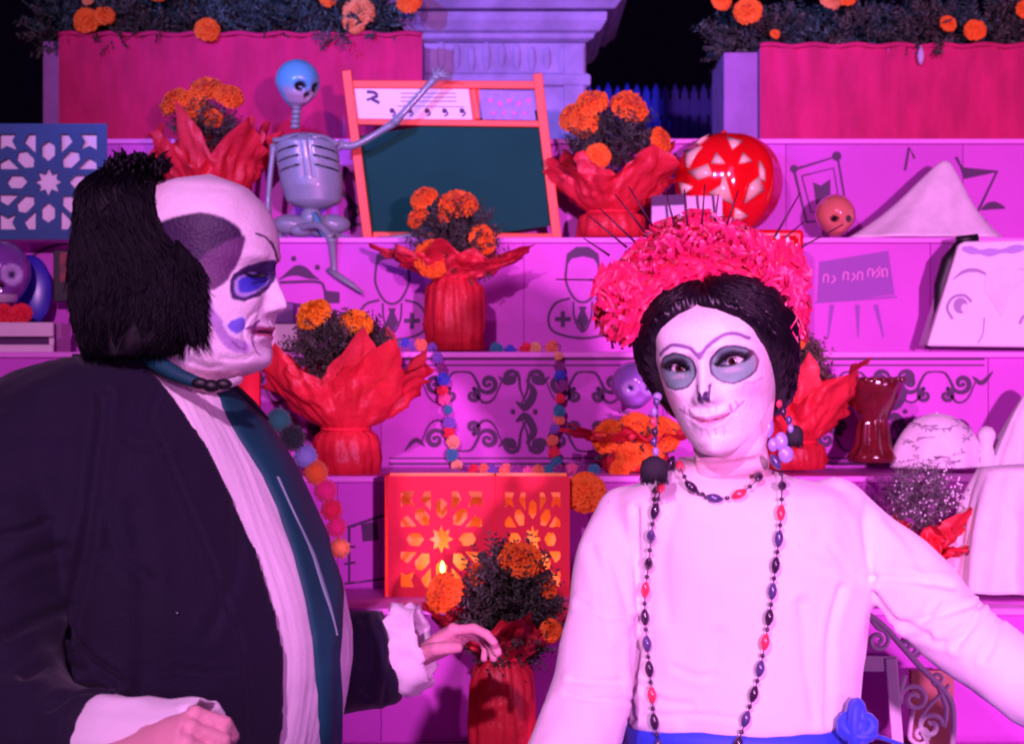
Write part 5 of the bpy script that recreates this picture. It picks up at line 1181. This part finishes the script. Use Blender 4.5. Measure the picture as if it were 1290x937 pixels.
# ------------------------------------------------------------------ the man
YM = 2.36; HM = .238
Mm = xf(math.radians(76), math.radians(2), math.radians(3), P(245, 456, YM+.06))
G, zz = head_grid(HM, MALE, zmin=-.34)
nt = G.shape[1]
zr = [Z(v, 2.5) for v in (486, 505, 540, 600, 700, 820, 937, 1050, 1250)]
cxm = [215, 200, 185, 165, 160, 165, 165, 165, 165]; ra = [48, 78, 115, 165, 220, 258, 250, 225, 200]; rdm = [52, 90, 150, 185, 205, 215, 210, 190, 170]
rings = [((X(c, 2.5), 2.5, z_), L(d, 2.5), L(a, 2.5), PI/2) for c, a, d, z_ in zip(cxm, ra, rdm, zr)]
W = body_grid(G, zz, Mm, rings, nt); nr_ = W.shape[0]; Vm = W.reshape(-1, 3); nb = nr_-G.shape[0]
px, py = projpx(Vm); loc = np.concatenate([np.full((nb*nt, 3), 9.0), G.reshape(-1, 3)])
# near side only = local +x side (yaw 76 deg turns +x away?) decide from geometry
R3 = np.array(Mm.to_3x3()); near = (np.stack([loc[:, 0], loc[:, 1], (loc[:, 2]-HM*.5)*.6], -1) @ R3.T)[:, 1] < .012
near = near & (loc[:, 1] < 1); nf = near.astype(float); px0_, py0_ = px.copy(), py.copy(); px = px+np.array([fbm(p, 80, 2) for p in loc])*1.6*nf; py = py+np.array([fbm(p+5, 80, 2) for p in loc])*1.6*nf
hm = (loc[:, 1] < 1).astype(float)
col = np.tile((.78, .52, .58), (len(Vm), 1)); face = hm*smooth(-.05, .0, loc[:, 2]/HM)*smooth(.06, .02, loc[:, 1])
col = blendc(col, face, (.84, .74, .82))
col = blendc(col, nf*polym(px, py, [(196, 282), (225, 272), (262, 268), (292, 280), (305, 298), (285, 312), (262, 322), (244, 345), (215, 345)], 2.5), (.035, .010, .06))
col = blendc(col, nf*polym(px, py, [(243, 334), (262, 318), (296, 300), (308, 298), (306, 315), (292, 345), (276, 362), (256, 362)], 2.0), (.12, .035, .14))
col = blendc(col, nf*linem(px, py, [(322, 294), (336, 300), (345, 312), (350, 330)], 2.0, 1.0), (.05, .02, .08))
# eye patch
ep = [(291, 352), (298, 342), (315, 333), (335, 328), (347, 328), (349, 345), (342, 360), (328, 372), (308, 379), (293, 377), (290, 364)]
col = blendc(col, nf*polym(px, py, ep, 1.2), (.05, .02, .12))
ip = [(296, 354), (304, 347), (320, 343), (338, 346), (340, 352), (330, 364), (312, 373), (298, 371)]
col = blendc(col, nf*polym(px, py, ip, 1.3), (.42, .34, .72)); ip2 = [(300, 354), (308, 348), (324, 345), (338, 348), (336, 356), (326, 364), (310, 369), (301, 366)]; col = blendc(col, nf*polym(px, py, ip2, 1.6), (.06, .06, .55))
col = blendc(col, nf*polym(px, py, [(300, 346), (318, 336), (346, 331), (347, 346), (330, 350), (318, 344)], 2.0), (.025, .01, .07))
col = blendc(col, nf*linem(px, py, [(318, 356), (330, 355), (342, 349)], 1.6, .8), (.012, .006, .03))
# lavender curve to cheek patch
col = blendc(col, nf*linem(px, py, [(252, 366), (262, 390), (274, 408), (288, 430), (308, 438)], 14, 3), (.46, .30, .62))
col = blendc(col, nf*polym(px, py, [(281, 408), (290, 399), (305, 396), (313, 402), (312, 414), (300, 426), (288, 421)], 1.4), (.88, .80, .95)); col = blendc(col, nf*polym(px, py, [(286, 409), (293, 403), (305, 400), (309, 405), (307, 414), (298, 421), (290, 416)], 1.3), (.20, .17, .80))
col = blendc(col, nf*linem(px, py, [(292, 430), (300, 437), (309, 440)], 2, 1), (.25, .12, .32))
# mouth corner, chin line, lips
lx, lz = loc[:, 0]*1000*.225/HM, loc[:, 2]/HM*225
frm = hm*(loc[:, 1] < 0)
col = blendc(col, frm*smooth(2.2, 1, np.hypot((np.abs(lx)-24)/9, (lz-44)/4)), (.30, .07, .20)); 
lw_ = 1-(np.abs(lx)/23)**2; lips = frm*(lw_ > 0)*smooth(7*np.clip(lw_, 0, 1)**.5+1, 7*np.clip(lw_, 0, 1)**.5-.5, np.abs(lz-43)); col = blendc(col, lips*.8, (.50, .05, .16)); col = blendc(col, frm*(np.abs(lx) < 24)*smooth(2, .8, np.abs(lz-43)), (.05, .01, .06))
col = blendc(col, nf*linem(px, py, [(318, 424), (319, 436), (328, 447)], 1.5, .8), (.28, .1, .35)); col = blendc(col, nf*linem(px, py, [(326, 404), (318, 412), (310, 414)], 3, 1.2), (.22, .06, .26))
# far eye paint wraps round the bridge
farm = hm*(~near)*(loc[:, 1] < 0); col = blendc(col, farm*smooth(1.05, .95, np.hypot((np.abs(lx)-32)/24, (lz-112)/20)), (.08, .07, .5))
for pts, dep, wd_ in (([(322, 392), (312, 404), (306, 420), (312, 438)], .0035, 3.0), ([(322, 446), (305, 452), (280, 452)], .003, 4), ([(300, 352), (318, 345), (344, 343)], .002, 2.2), ([(300, 372), (318, 376), (335, 368)], .0018, 2.5), ([(322, 418), (322, 430), (332, 440)], .002, 2.0), ([(280, 462), (258, 462), (240, 455)], .004, 4)):
    g = np.exp(-(seg_dist(px, py, [tuple(q) for q in catmull(pts, 5)])/wd_)**2)*nf; Vm[:, 1] += g*dep
nzx = np.array([fbm(p, 26, 3) for p in loc])*(loc[:, 1] < 1); col = col*(1-.14*np.abs(nzx))[:, None]
Fm = []
for i in range(nr_-1):
    for j in range(nt): Fm.append((i*nt+j, i*nt+(j+1) % nt, (i+1)*nt+(j+1) % nt, (i+1)*nt+j))
b = MB().add(Vm, Fm)
# arms
narm = [(45, 565, 2.38), (12, 690, 2.30), (-10, 830, 2.22), (20, 915, 2.14), (90, 935, 2.08), (165, 925, 2.03)]
farm_ = [(215, 560, 2.74), (290, 700, 2.80), (370, 820, 2.80), (440, 832, 2.80), (495, 822, 2.80), (528, 818, 2.80)]
for arm, r in ((narm, (.055, .055, .05, .045, .038, .028)), (farm_, (.055, .05, .05, .045, .036, .028))):
    p = catmull([P(*q) for q in arm], 5); b.tube(p, np.interp(np.linspace(0, 5, len(p)), range(6), r), 12)
hb = MB()
hand_parts(hb, P(160, 952, 1.955), (.85, -.35, .30), (.25, .6, -.75), .95, (.85, .95, 1.05, 1.15), .5, side=1)
hand_parts(hb, P(522, 832, 2.79), (.80, -.12, .50), (.45, -.35, -.80), .95, (.45, .55, .65, .8), .45, side=-1, splay=.15)
hv, hf, _ = remesh(*hb.data(), .0026, 3); b.add(hv, hf)
V_, f_ = b.data(); col = np.concatenate([col, np.tile((.74, .34, .40), (len(V_)-len(col), 1))])
man = mkobj('person', V_, f_, M_skin, None, True, col); tag(man, 'heavy man in profile with blue eye makeup, black wig and black tailcoat', 'person')
scm = HM/.225
def ml(x, y, z): return tfm(Mm, [(x*scm/1000, y*scm/1000, z*HM/225)])[0]
# lashes of the lowered eye
b = MB(); sxn = 1 if (np.array(Mm.to_3x3()) @ np.array((1, 0, 0)))[1] < 0 else -1
def surf_m(x, z): d = (G[..., 0]*1000/scm-x)**2+(G[..., 2]*225/HM-z)**2+(G[..., 1] > 0)*1e6; return G[..., 1].ravel()[np.argmin(d)]*1000/scm
for i in range(24):
    u = -1+2*i/23; x = sxn*32+14*u; z = 109+2*u*u; yy = surf_m(x, z); b.tube([ml(x, yy-.3, z), ml(x+u*2, yy-5, z-2.5), ml(x+u*3, yy-9, z-2)], [.001, .0007, .0002], 4)
b.build('eyelashes', M_black, man)
# --- wig
M_wig = mat('matt_black_wig', (.005, .003, .008), .6, spec=.18, var=.5, vscale=70)
rz = [(206, 150, 176), (212, 128, 188), (225, 112, 190), (245, 104, 192), (268, 100, 204), (296, 97, 216), (318, 96, 238), (340, 96, 249), (365, 95, 252), (400, 97, 256), (430, 100, 256), (446, 112, 244), (450, 125, 225)]
rr = []; Yc_ = 2.43
for y_, a, c in rz:
    dep = .125 if y_ > 240 else .115*(1-(240-y_)/48)+.012
    n = 110; row = []
    for k in range(n):
        q = 2*PI*k/n; cxp, hw = (a+c)/2, (c-a)/2; e = 1+.022*math.sin(q*37+y_*.02)+.016*math.sin(q*61)+.045*math.sin(y_*.045+q*3)+.035*math.sin(y_*.10+q*7)
        row.append((X(cxp, Yc_-.05)+L(hw, Yc_-.05)*math.copysign(abs(math.cos(q))**.65, math.cos(q))*e, Yc_+dep*math.copysign(abs(math.sin(q))**.65, math.sin(q))*e, Z(y_, Yc_-.05)))
    rr.append(row)
MB().loft(rr[::-1]).build('wig', M_wig, man)
b = MB(); R = random.Random(5)
zt_ = [q[0] for q in rz]; 
def wigp(q, y_, off=0):
    a = np.interp(y_, zt_, [q_[1] for q_ in rz]); c = np.interp(y_, zt_, [q_[2] for q_ in rz]); dep = .125 if y_ > 240 else .115*(1-(240-y_)/48)+.012
    return Vector((X((a+c)/2, Yc_-.05)+(L((c-a)/2, Yc_-.05)*(1+.045*math.sin(y_*.045+q*3)+.035*math.sin(y_*.10+q*7))+off)*math.copysign(abs(math.cos(q))**.65, math.cos(q)), Yc_+(dep+off)*math.copysign(abs(math.sin(q))**.65, math.sin(q)), Z(y_, Yc_-.05)))
for i in range(3800):
    q = R.uniform(PI*.9, 2.15*PI); y0 = R.uniform(208, 380); y1 = R.uniform(405, 456) if R.random() < .85 else y0+R.uniform(60, 130); y1 = min(y1, 454); pts = []; o = R.uniform(.0, .006); wv = q*2.5+.5*R.random(); am = .07+.05*R.random()
    for j in range(8):
        t_ = j/7; pts.append(wigp(q+am*math.sin(wv+t_*4), min(y0+(y1-y0)*t_, 446), o*(1-.2*t_)+.001+(.004*t_ if R.random() < .1 else 0)))
        if y0+(y1-y0)*t_ > 446: pts[-1].z -= L(y0+(y1-y0)*t_-446, 2.4)
    b.tube(pts, [.0009, .0011, .0011, .0011, .0010, .0009, .0007, .0002], 3)
for i in range(170):   # wavy flyaway locks outside the outline
    q = R.uniform(PI*.85, 2.1*PI); y0 = R.uniform(212, 400); l = R.uniform(18, 60); wv = R.uniform(0, 6); pts = []
    for j in range(7):
        t_ = j/6; yy_ = min(446, y0+l*t_); p_ = wigp(q+.10*math.sin(wv+t_*5), yy_, .004+.010*t_**1.5*abs(math.sin(wv))); p_.z -= L(max(0, y0+l*t_-446), 2.4); pts.append(p_)
    b.tube(pts, [.0009, .0011, .0012, .0011, .0009, .0006, .0002], 3)
for i in range(1100):   # ragged ends over the cheek
    y0 = R.uniform(312, 420); x0 = R.uniform(min(226, 226), 222+36*min(1, (y0-305)/35)); l = R.uniform(8, 30); Y0 = 2.325+R.uniform(-.012, .012)
    b.tube([P(x0-6, y0-10, Y0), P(x0, y0, Y0), P(x0+R.uniform(0, 6), y0+l*.6, Y0), P(x0+R.uniform(0, 12), y0+l, Y0)], [.0009, .0011, .0009, .0002], 3)
for (cx0, cy0, n_, r_) in ((166, 214, 170, 34), (193, 208, 80, 20), (150, 232, 120, 32)):   # tousled feathery tufts on top
    for i in range(n_):
        a = R.uniform(0, 2*PI); rr_ = r_*math.sqrt(R.random()); x0, y0 = cx0+rr_*math.cos(a), cy0+rr_*.55*math.sin(a); a2 = R.uniform(-2.7, -.4); l = R.uniform(5, 15); Y0 = 2.40+R.uniform(-.05, .05)
        b.tube([P(x0, y0+4, Y0), P(x0+l*.5*math.cos(a2), y0+l*.5*math.sin(a2), Y0-.01), P(x0+l*math.cos(a2)+R.uniform(-4, 4), y0+l*math.sin(a2)+2, Y0)], [.003, .0026, .0006], 4)
b.build('wig_strands', M_wig, man)
M_seq = mat('silver_sequin', (.8, .78, .8), .12, metal=1)
for i, (x_, y_) in enumerate(((136, 253), (147, 246), (133, 264), (141, 262), (155, 235), (166, 287), (197, 313), (234, 371), (154, 246), (178, 236), (246, 369), (140, 241))):
    MB().ball(P(x_, y_, 2.318 if y_ > 240 else 2.335), (.0017, .001, .0020) if i not in (0, 1, 6) else (.0026, .0012, .004), 8, 6).build('sequin', M_seq, man)
# --- shirt : lofted belly
SIL = [(436, 168, 250, .105), (443, 130, 254, .13), (452, 92, 258, .145), (462, 58, 266, .16), (474, 25, 277, .172), (488, -5, 291, .183), (505, -25, 308, .191), (525, -40, 323, .20), (551, -40, 341, .215), (580, -65, 359, .225), (610, -80, 373, .235), (645, -90, 389, .245), (683, -95, 406, .25), (715, -98, 420, .255), (750, -100, 432, .26), (793, -102, 441, .26), (830, -102, 442, .26), (870, -102, 437, .255), (905, -100, 430, .25), (940, -98, 420, .245), (1000, -90, 398, .235), (1100, -70, 368, .22), (1150, -60, 358, .215)]
YC = 2.5; sy_ = [s[0] for s in SIL]
def tor_(al, y_, off=0):
    a = np.interp(y_, sy_, [s[1] for s in SIL]); c = np.interp(y_, sy_, [s[2] for s in SIL]); d = np.interp(y_, sy_, [s[3] for s in SIL])
    return Vector((X((a+c)/2, YC)+(L((c-a)/2, YC)+off)*math.cos(al), YC-(d+off)*math.sin(al), Z(y_, YC)))
def topx(al, y_, off=0):
    p = tor_(al, y_, off); return 645+p.x/p.y*F, 468.5-(p.z-CZ)/p.y*F
def find(pxw, pyw, off=0):
    """angle and row where the torso surface is seen at a photograph pixel (near side)"""
    best = None; al, y_ = .8, pyw
    for it in range(40):
        qx, qy = topx(al, y_, off); e = 1e-3; dx = (topx(al+e, y_, off)[0]-qx)/e
        if abs(dx) > 1: al = min(1.7, max(.0, al+max(-.1, min(.1, (pxw-qx)/dx))))
        y_ += (pyw-qy)*.8
    return al, y_
M_shirt = mat('pleated_white_shirt', (.84, .76, .82), .75, var=.06, vscale=8, bump=.15, bscale=200, sheen=.15)
rr = []
ys = np.concatenate([np.linspace(455, 700, 50), np.linspace(706, 1150, 60)])
for y_ in ys:
    row = []
    for k in range(320):
        al = 2*PI*k/320-PI; pl = 0
        if -1.2 < al < 1.6: pl = .0030*(abs(math.sin(al*58+.35*math.sin(y_*.013)))**.45)+.003*fbm((al*5, y_*.004, 1), 1.5)
        row.append(tor_(al, y_, pl))
    rr.append(row)
MB().loft(rr[::-1]).build('shirt', M_shirt, man)
# coat shell, open at the front; its edge follows the photograph
edge = [(436, 168), (447, 182), (455, 188), (470, 201), (486, 212), (505, 226), (525, 240), (551, 256), (580, 273), (610, 287), (645, 303), (683, 319), (715, 330), (750, 341), (793, 352), (830, 358), (870, 362), (905, 361), (940, 360), (1000, 352), (1100, 340), (1150, 335)]
OFF = .013
M_coat = mat('black_wool_coat', (.007, .0025, .022), .8, sheen=.09, spec=.3, bump=.4, bscale=350, var=.3, vscale=5)
rows = []; ey = [e[0] for e in edge]
ys2 = np.linspace(438, 1150, 96)
ea = []
for y_ in ys2:
    al, _ = find(np.interp(y_, ey, [e[1] for e in edge]), y_, OFF); ea.append(al)
ea = np.array(ea); ea = np.convolve(np.pad(ea, 3, 'edge'), np.ones(7)/7, 'valid')
def coat_grid(off):
    g = []
    for y_, al0 in zip(ys2, ea):
        row = []
        for k in range(121):
            al = al0+(2*PI-al0-.55)*k/120; o = off+.004*fbm((math.cos(al)*2, math.sin(al)*2, y_*.01), 1.2)+.0015*math.exp(-(k/3)**2)
            row.append(tor_(al, y_, o))
        g.append(row)
    return np.array(g)
g1 = coat_grid(OFF); g0 = coat_grid(OFF-.015); b = MB(); n1, n2 = g1.shape[:2]
b.add(np.concatenate([g1.reshape(-1, 3), g0.reshape(-1, 3)]), [])
f = []
for i in range(n1-1):
    for j in range(n2-1): f += [(i*n2+j, (i+1)*n2+j, (i+1)*n2+j+1, i*n2+j+1), (n1*n2+i*n2+j, n1*n2+i*n2+j+1, n1*n2+(i+1)*n2+j+1, n1*n2+(i+1)*n2+j)]
    for j, s_ in ((0, 1), (n2-1, -1)):
        q = (i*n2+j, n1*n2+i*n2+j, n1*n2+(i+1)*n2+j, (i+1)*n2+j); f.append(q if s_ > 0 else q[::-1])
for j in range(n2-1): f.append((j, j+1, n1*n2+j+1, n1*n2+j)); o_ = (n1-1)*n2; f.append((o_+j, n1*n2+o_+j, n1*n2+o_+j+1, o_+j+1))
b.f = f
cv, cf = b.data()
b = MB().add(cv, cf)
def sleeve(b, arm, r, upto=1.0):
    p = catmull([P(*q) for q in arm], 8); n = int((len(p)-1)*upto)+1; p = p[:n]; rad = np.interp(np.linspace(0, 5*upto, n), range(6), r)
    b.tube(p, rad, 28)
sleeve(b, narm, (.090, .090, .086, .078, .064, .052), .90); sleeve(b, farm_, (.09, .085, .080, .075, .068, .060), .80)
b.ball(P(62, 556, 2.41), (.10, .085, .095), 24, 14)
kv, kf, kn = remesh(*b.data(), .0048, 5, .6)
kx, ky = projpx(kv); kvis = smooth(.0, -.25, kn[:, 1])
nzv = np.array([fbm((p[0]*1.5, p[1]*1.5, p[2]), 6, 3) for p in kv]); nz2 = np.array([fbm((p[0]*1.0+9, p[1], p[2]*2.4), 9, 2) for p in kv])
slm = smooth(150, 60, kx)+smooth(440, 455, kx); kv = kv+kn*(nzv*.003+nz2*.006*np.clip(slm, 0, 1))[:, None]
for pts, dep, wd_ in (([(132, 500), (122, 580), (112, 660), (96, 740), (86, 800)], .007, 7), ([(86, 800), (112, 830), (150, 858)], .008, 6), ([(100, 446), (118, 480), (128, 520)], .004, 4),
                      ([(0, 672), (30, 668), (62, 655)], .006, 5), ([(0, 720), (40, 700), (80, 690)], .005, 7), ([(10, 800), (50, 780), (85, 765)], .006, 7), ([(30, 850), (70, 835), (110, 845)], .006, 6), ([(60, 890), (90, 870), (130, 868)], .005, 5),
                      ([(160, 556), (185, 565), (212, 560)], .003, 4), ([(212, 470), (190, 520), (205, 560), (300, 800), (318, 930)], .0028, 3.0), ([(170, 640), (182, 760), (176, 880)], .003, 12), ([(300, 640), (296, 720), (262, 800)], .0025, 8), ([(130, 640), (150, 700), (190, 730)], .003, 8),
                      ([(220, 840), (260, 846), (300, 842)], .003, 2.5), ([(460, 780), (470, 820), (462, 870)], .006, 6), ([(485, 770), (492, 820), (486, 880)], .005, 5)):
    dd = seg_dist(kx, ky, [tuple(q) for q in catmull(pts, 5)]); g = np.exp(-(dd/wd_)**2)-.5*np.exp(-((dd-wd_*2)/wd_/1.3)**2); kv = kv-kn*(kvis*g*dep)[:, None]
mkobj('coat', kv, kf, M_coat, man)
# white shirt cuffs
def cuff(p0, p1, r0, r1, flare=1.0, flat=.85):
    p0, p1 = Vector(p0), Vector(p1); pts = [p0+(p1-p0)*t_ for t_ in (0, .35, .7, 1, 1.0, .9)]; return MB().tube(pts, [r0, r0*1.02, r1*1.0, r1*1.06, r1*.86, r1*.8], 40, flat=flat)
def crumple(v, amp, s): return v+np.array([[fbm(p*s+3, 1)*amp, fbm(p*s+9, 1)*amp, fbm(p*s, 1)*amp] for p in v])
def loose_cuff(p0, p1, r0, r1, m=48, amp=.006):
    p0, p1 = Vector(p0), Vector(p1); t = (p1-p0).normalized(); u = Vector((0, 0, 1)); u = (u-t*u.dot(t)).normalized(); w_ = t.cross(u); rings = []
    for s_, k_ in ((0, .9), (.12, 1.02), (.3, 1.0), (.5, 1.02), (.7, .99), (.9, 1.03), (1.0, 1.02), (1.0, .95), (.85, .90), (.6, .86)):
        r_ = r0+(r1-r0)*s_; c_ = p0+(p1-p0)*s_; rings.append([c_+(u*math.cos(2*PI*i/m)*(1.0)+w_*math.sin(2*PI*i/m)*.92)*r_*k_*(1+.035*math.sin(2*PI*i/m*5+s_*3)+.02*math.sin(2*PI*i/m*11-s_*5)) for i in range(m)])
    v, f = MB().loft(rings, False, False).data(); return crumple(v, amp, 34), f
v, f = loose_cuff(P(126, 944, 2.06), P(262, 924, 1.97), .058, .035, amp=.005); mkobj('shirt_cuff', v, f, M_shirt, man)
v, f = loose_cuff(P(498, 820, 2.80), P(534, 813, 2.795), .070, .060, amp=.009); mkobj('shirt_cuff', v, f, M_shirt, man)
# green satin lapel scarf and tie
M_green = mat('dark_green_satin', (.010, .085, .105), .6, var=.3, vscale=12, bump=.25, bscale=60, spec=.25)
def band(name, left, right, off, m, n=14, thick=.004, y0=None):
    g = []; yl = [q[0] for q in left]; yr = [q[0] for q in right]
    for y_ in np.linspace(yl[0], yl[-1], 70):
        a1, r1 = find(np.interp(y_, yl, [q[1] for q in left]), y_, off); 
        xr_ = np.interp(y_, yr, [q[1] for q in right]); a2, r2 = find(xr_, y_, off)
        if xr_ > 900: a2, r2 = -.25, r1
        row = []
        for k in range(n+1):
            t_ = k/n; e = off+thick*(1-(2*t_-1)**8)+.0012*math.sin(t_*9+y_*.02); row.append(tor_(a1+(a2-a1)*t_, r1+(r2-r1)*t_, e))
        row = [tor_(a1, r1, off-.006)]+row+[tor_(a2, r2, off-.006)]; g.append(row)
    return MB().grid(g).build(name, m, man)
band('green_tie', [(470, 262), (490, 275), (524, 288), (551, 303), (596, 332), (640, 352), (700, 372), (760, 388), (800, 396), (860, 402), (940, 407)], [(470, 300), (490, 330), (524, 999), (551, 999), (596, 999), (640, 999), (690, 999), (712, 428), (745, 434), (793, 432), (830, 428), (880, 430), (940, 428)], .006, M_green)
band('tie_trim', [(600, 350), (640, 368), (700, 396), (760, 415), (800, 425)], [(600, 351), (640, 369), (700, 397), (760, 416), (800, 426)], .012, mat('pale_green_trim', (.2, .3, .32), .5), 3, .001)
MB().tube(catmull([P(176, 446, 2.38), P(196, 456, 2.335), (P(220, 470, 2.318)), P(244, 480, 2.312), P(262, 485, 2.315)], 6), np.linspace(.013, .006, 25), 12, flat=1).build('green_collar', M_green, man)
MB().tube(catmull([P(262, 485, 2.315), P(282, 484, 2.33), P(298, 480, 2.37), P(302, 476, 2.42)], 6), np.linspace(.006, .005, 19), 12).build('shirt_collar', M_shirt, man)
q = P(266, 486, 2.303); MB().ball(q, (.011, .008, .008), 14, 9).ball(q+Vector((.014, .004, .002)), (.011, .007, .007), 12, 8).ball(q+Vector((-.013, .0, .003)), (.011, .006, .007), 12, 8).build('bow_knot', M_black, man)
MB().tube([P(284, 478, 2.40), P(300, 490, 2.43), P(318, 507, 2.45), P(338, 528, 2.47)], [.002, .004, .004, .002], 6).build('collar_cord', M_black, man)
al, r_ = find(222, 771, OFF); MB().ball(tor_(al, r_, OFF+.003), .0022, 8, 6).build('stud_sparkle', M_seq, man)
# trousers down to the ground (below the frame)
rr = []
for z_, a, d in ((Z(1120, 2.5), .20, .20), (.75, .19, .18), (.4, .15, .14), (.02, .13, .12)): rr.append([(X(150, 2.5)+a*math.cos(q), 2.5+d*math.sin(q), z_) for q in np.linspace(0, 2*PI, 40, endpoint=False)])
MB().loft(rr[::-1]).build('trousers', M_coat, man)
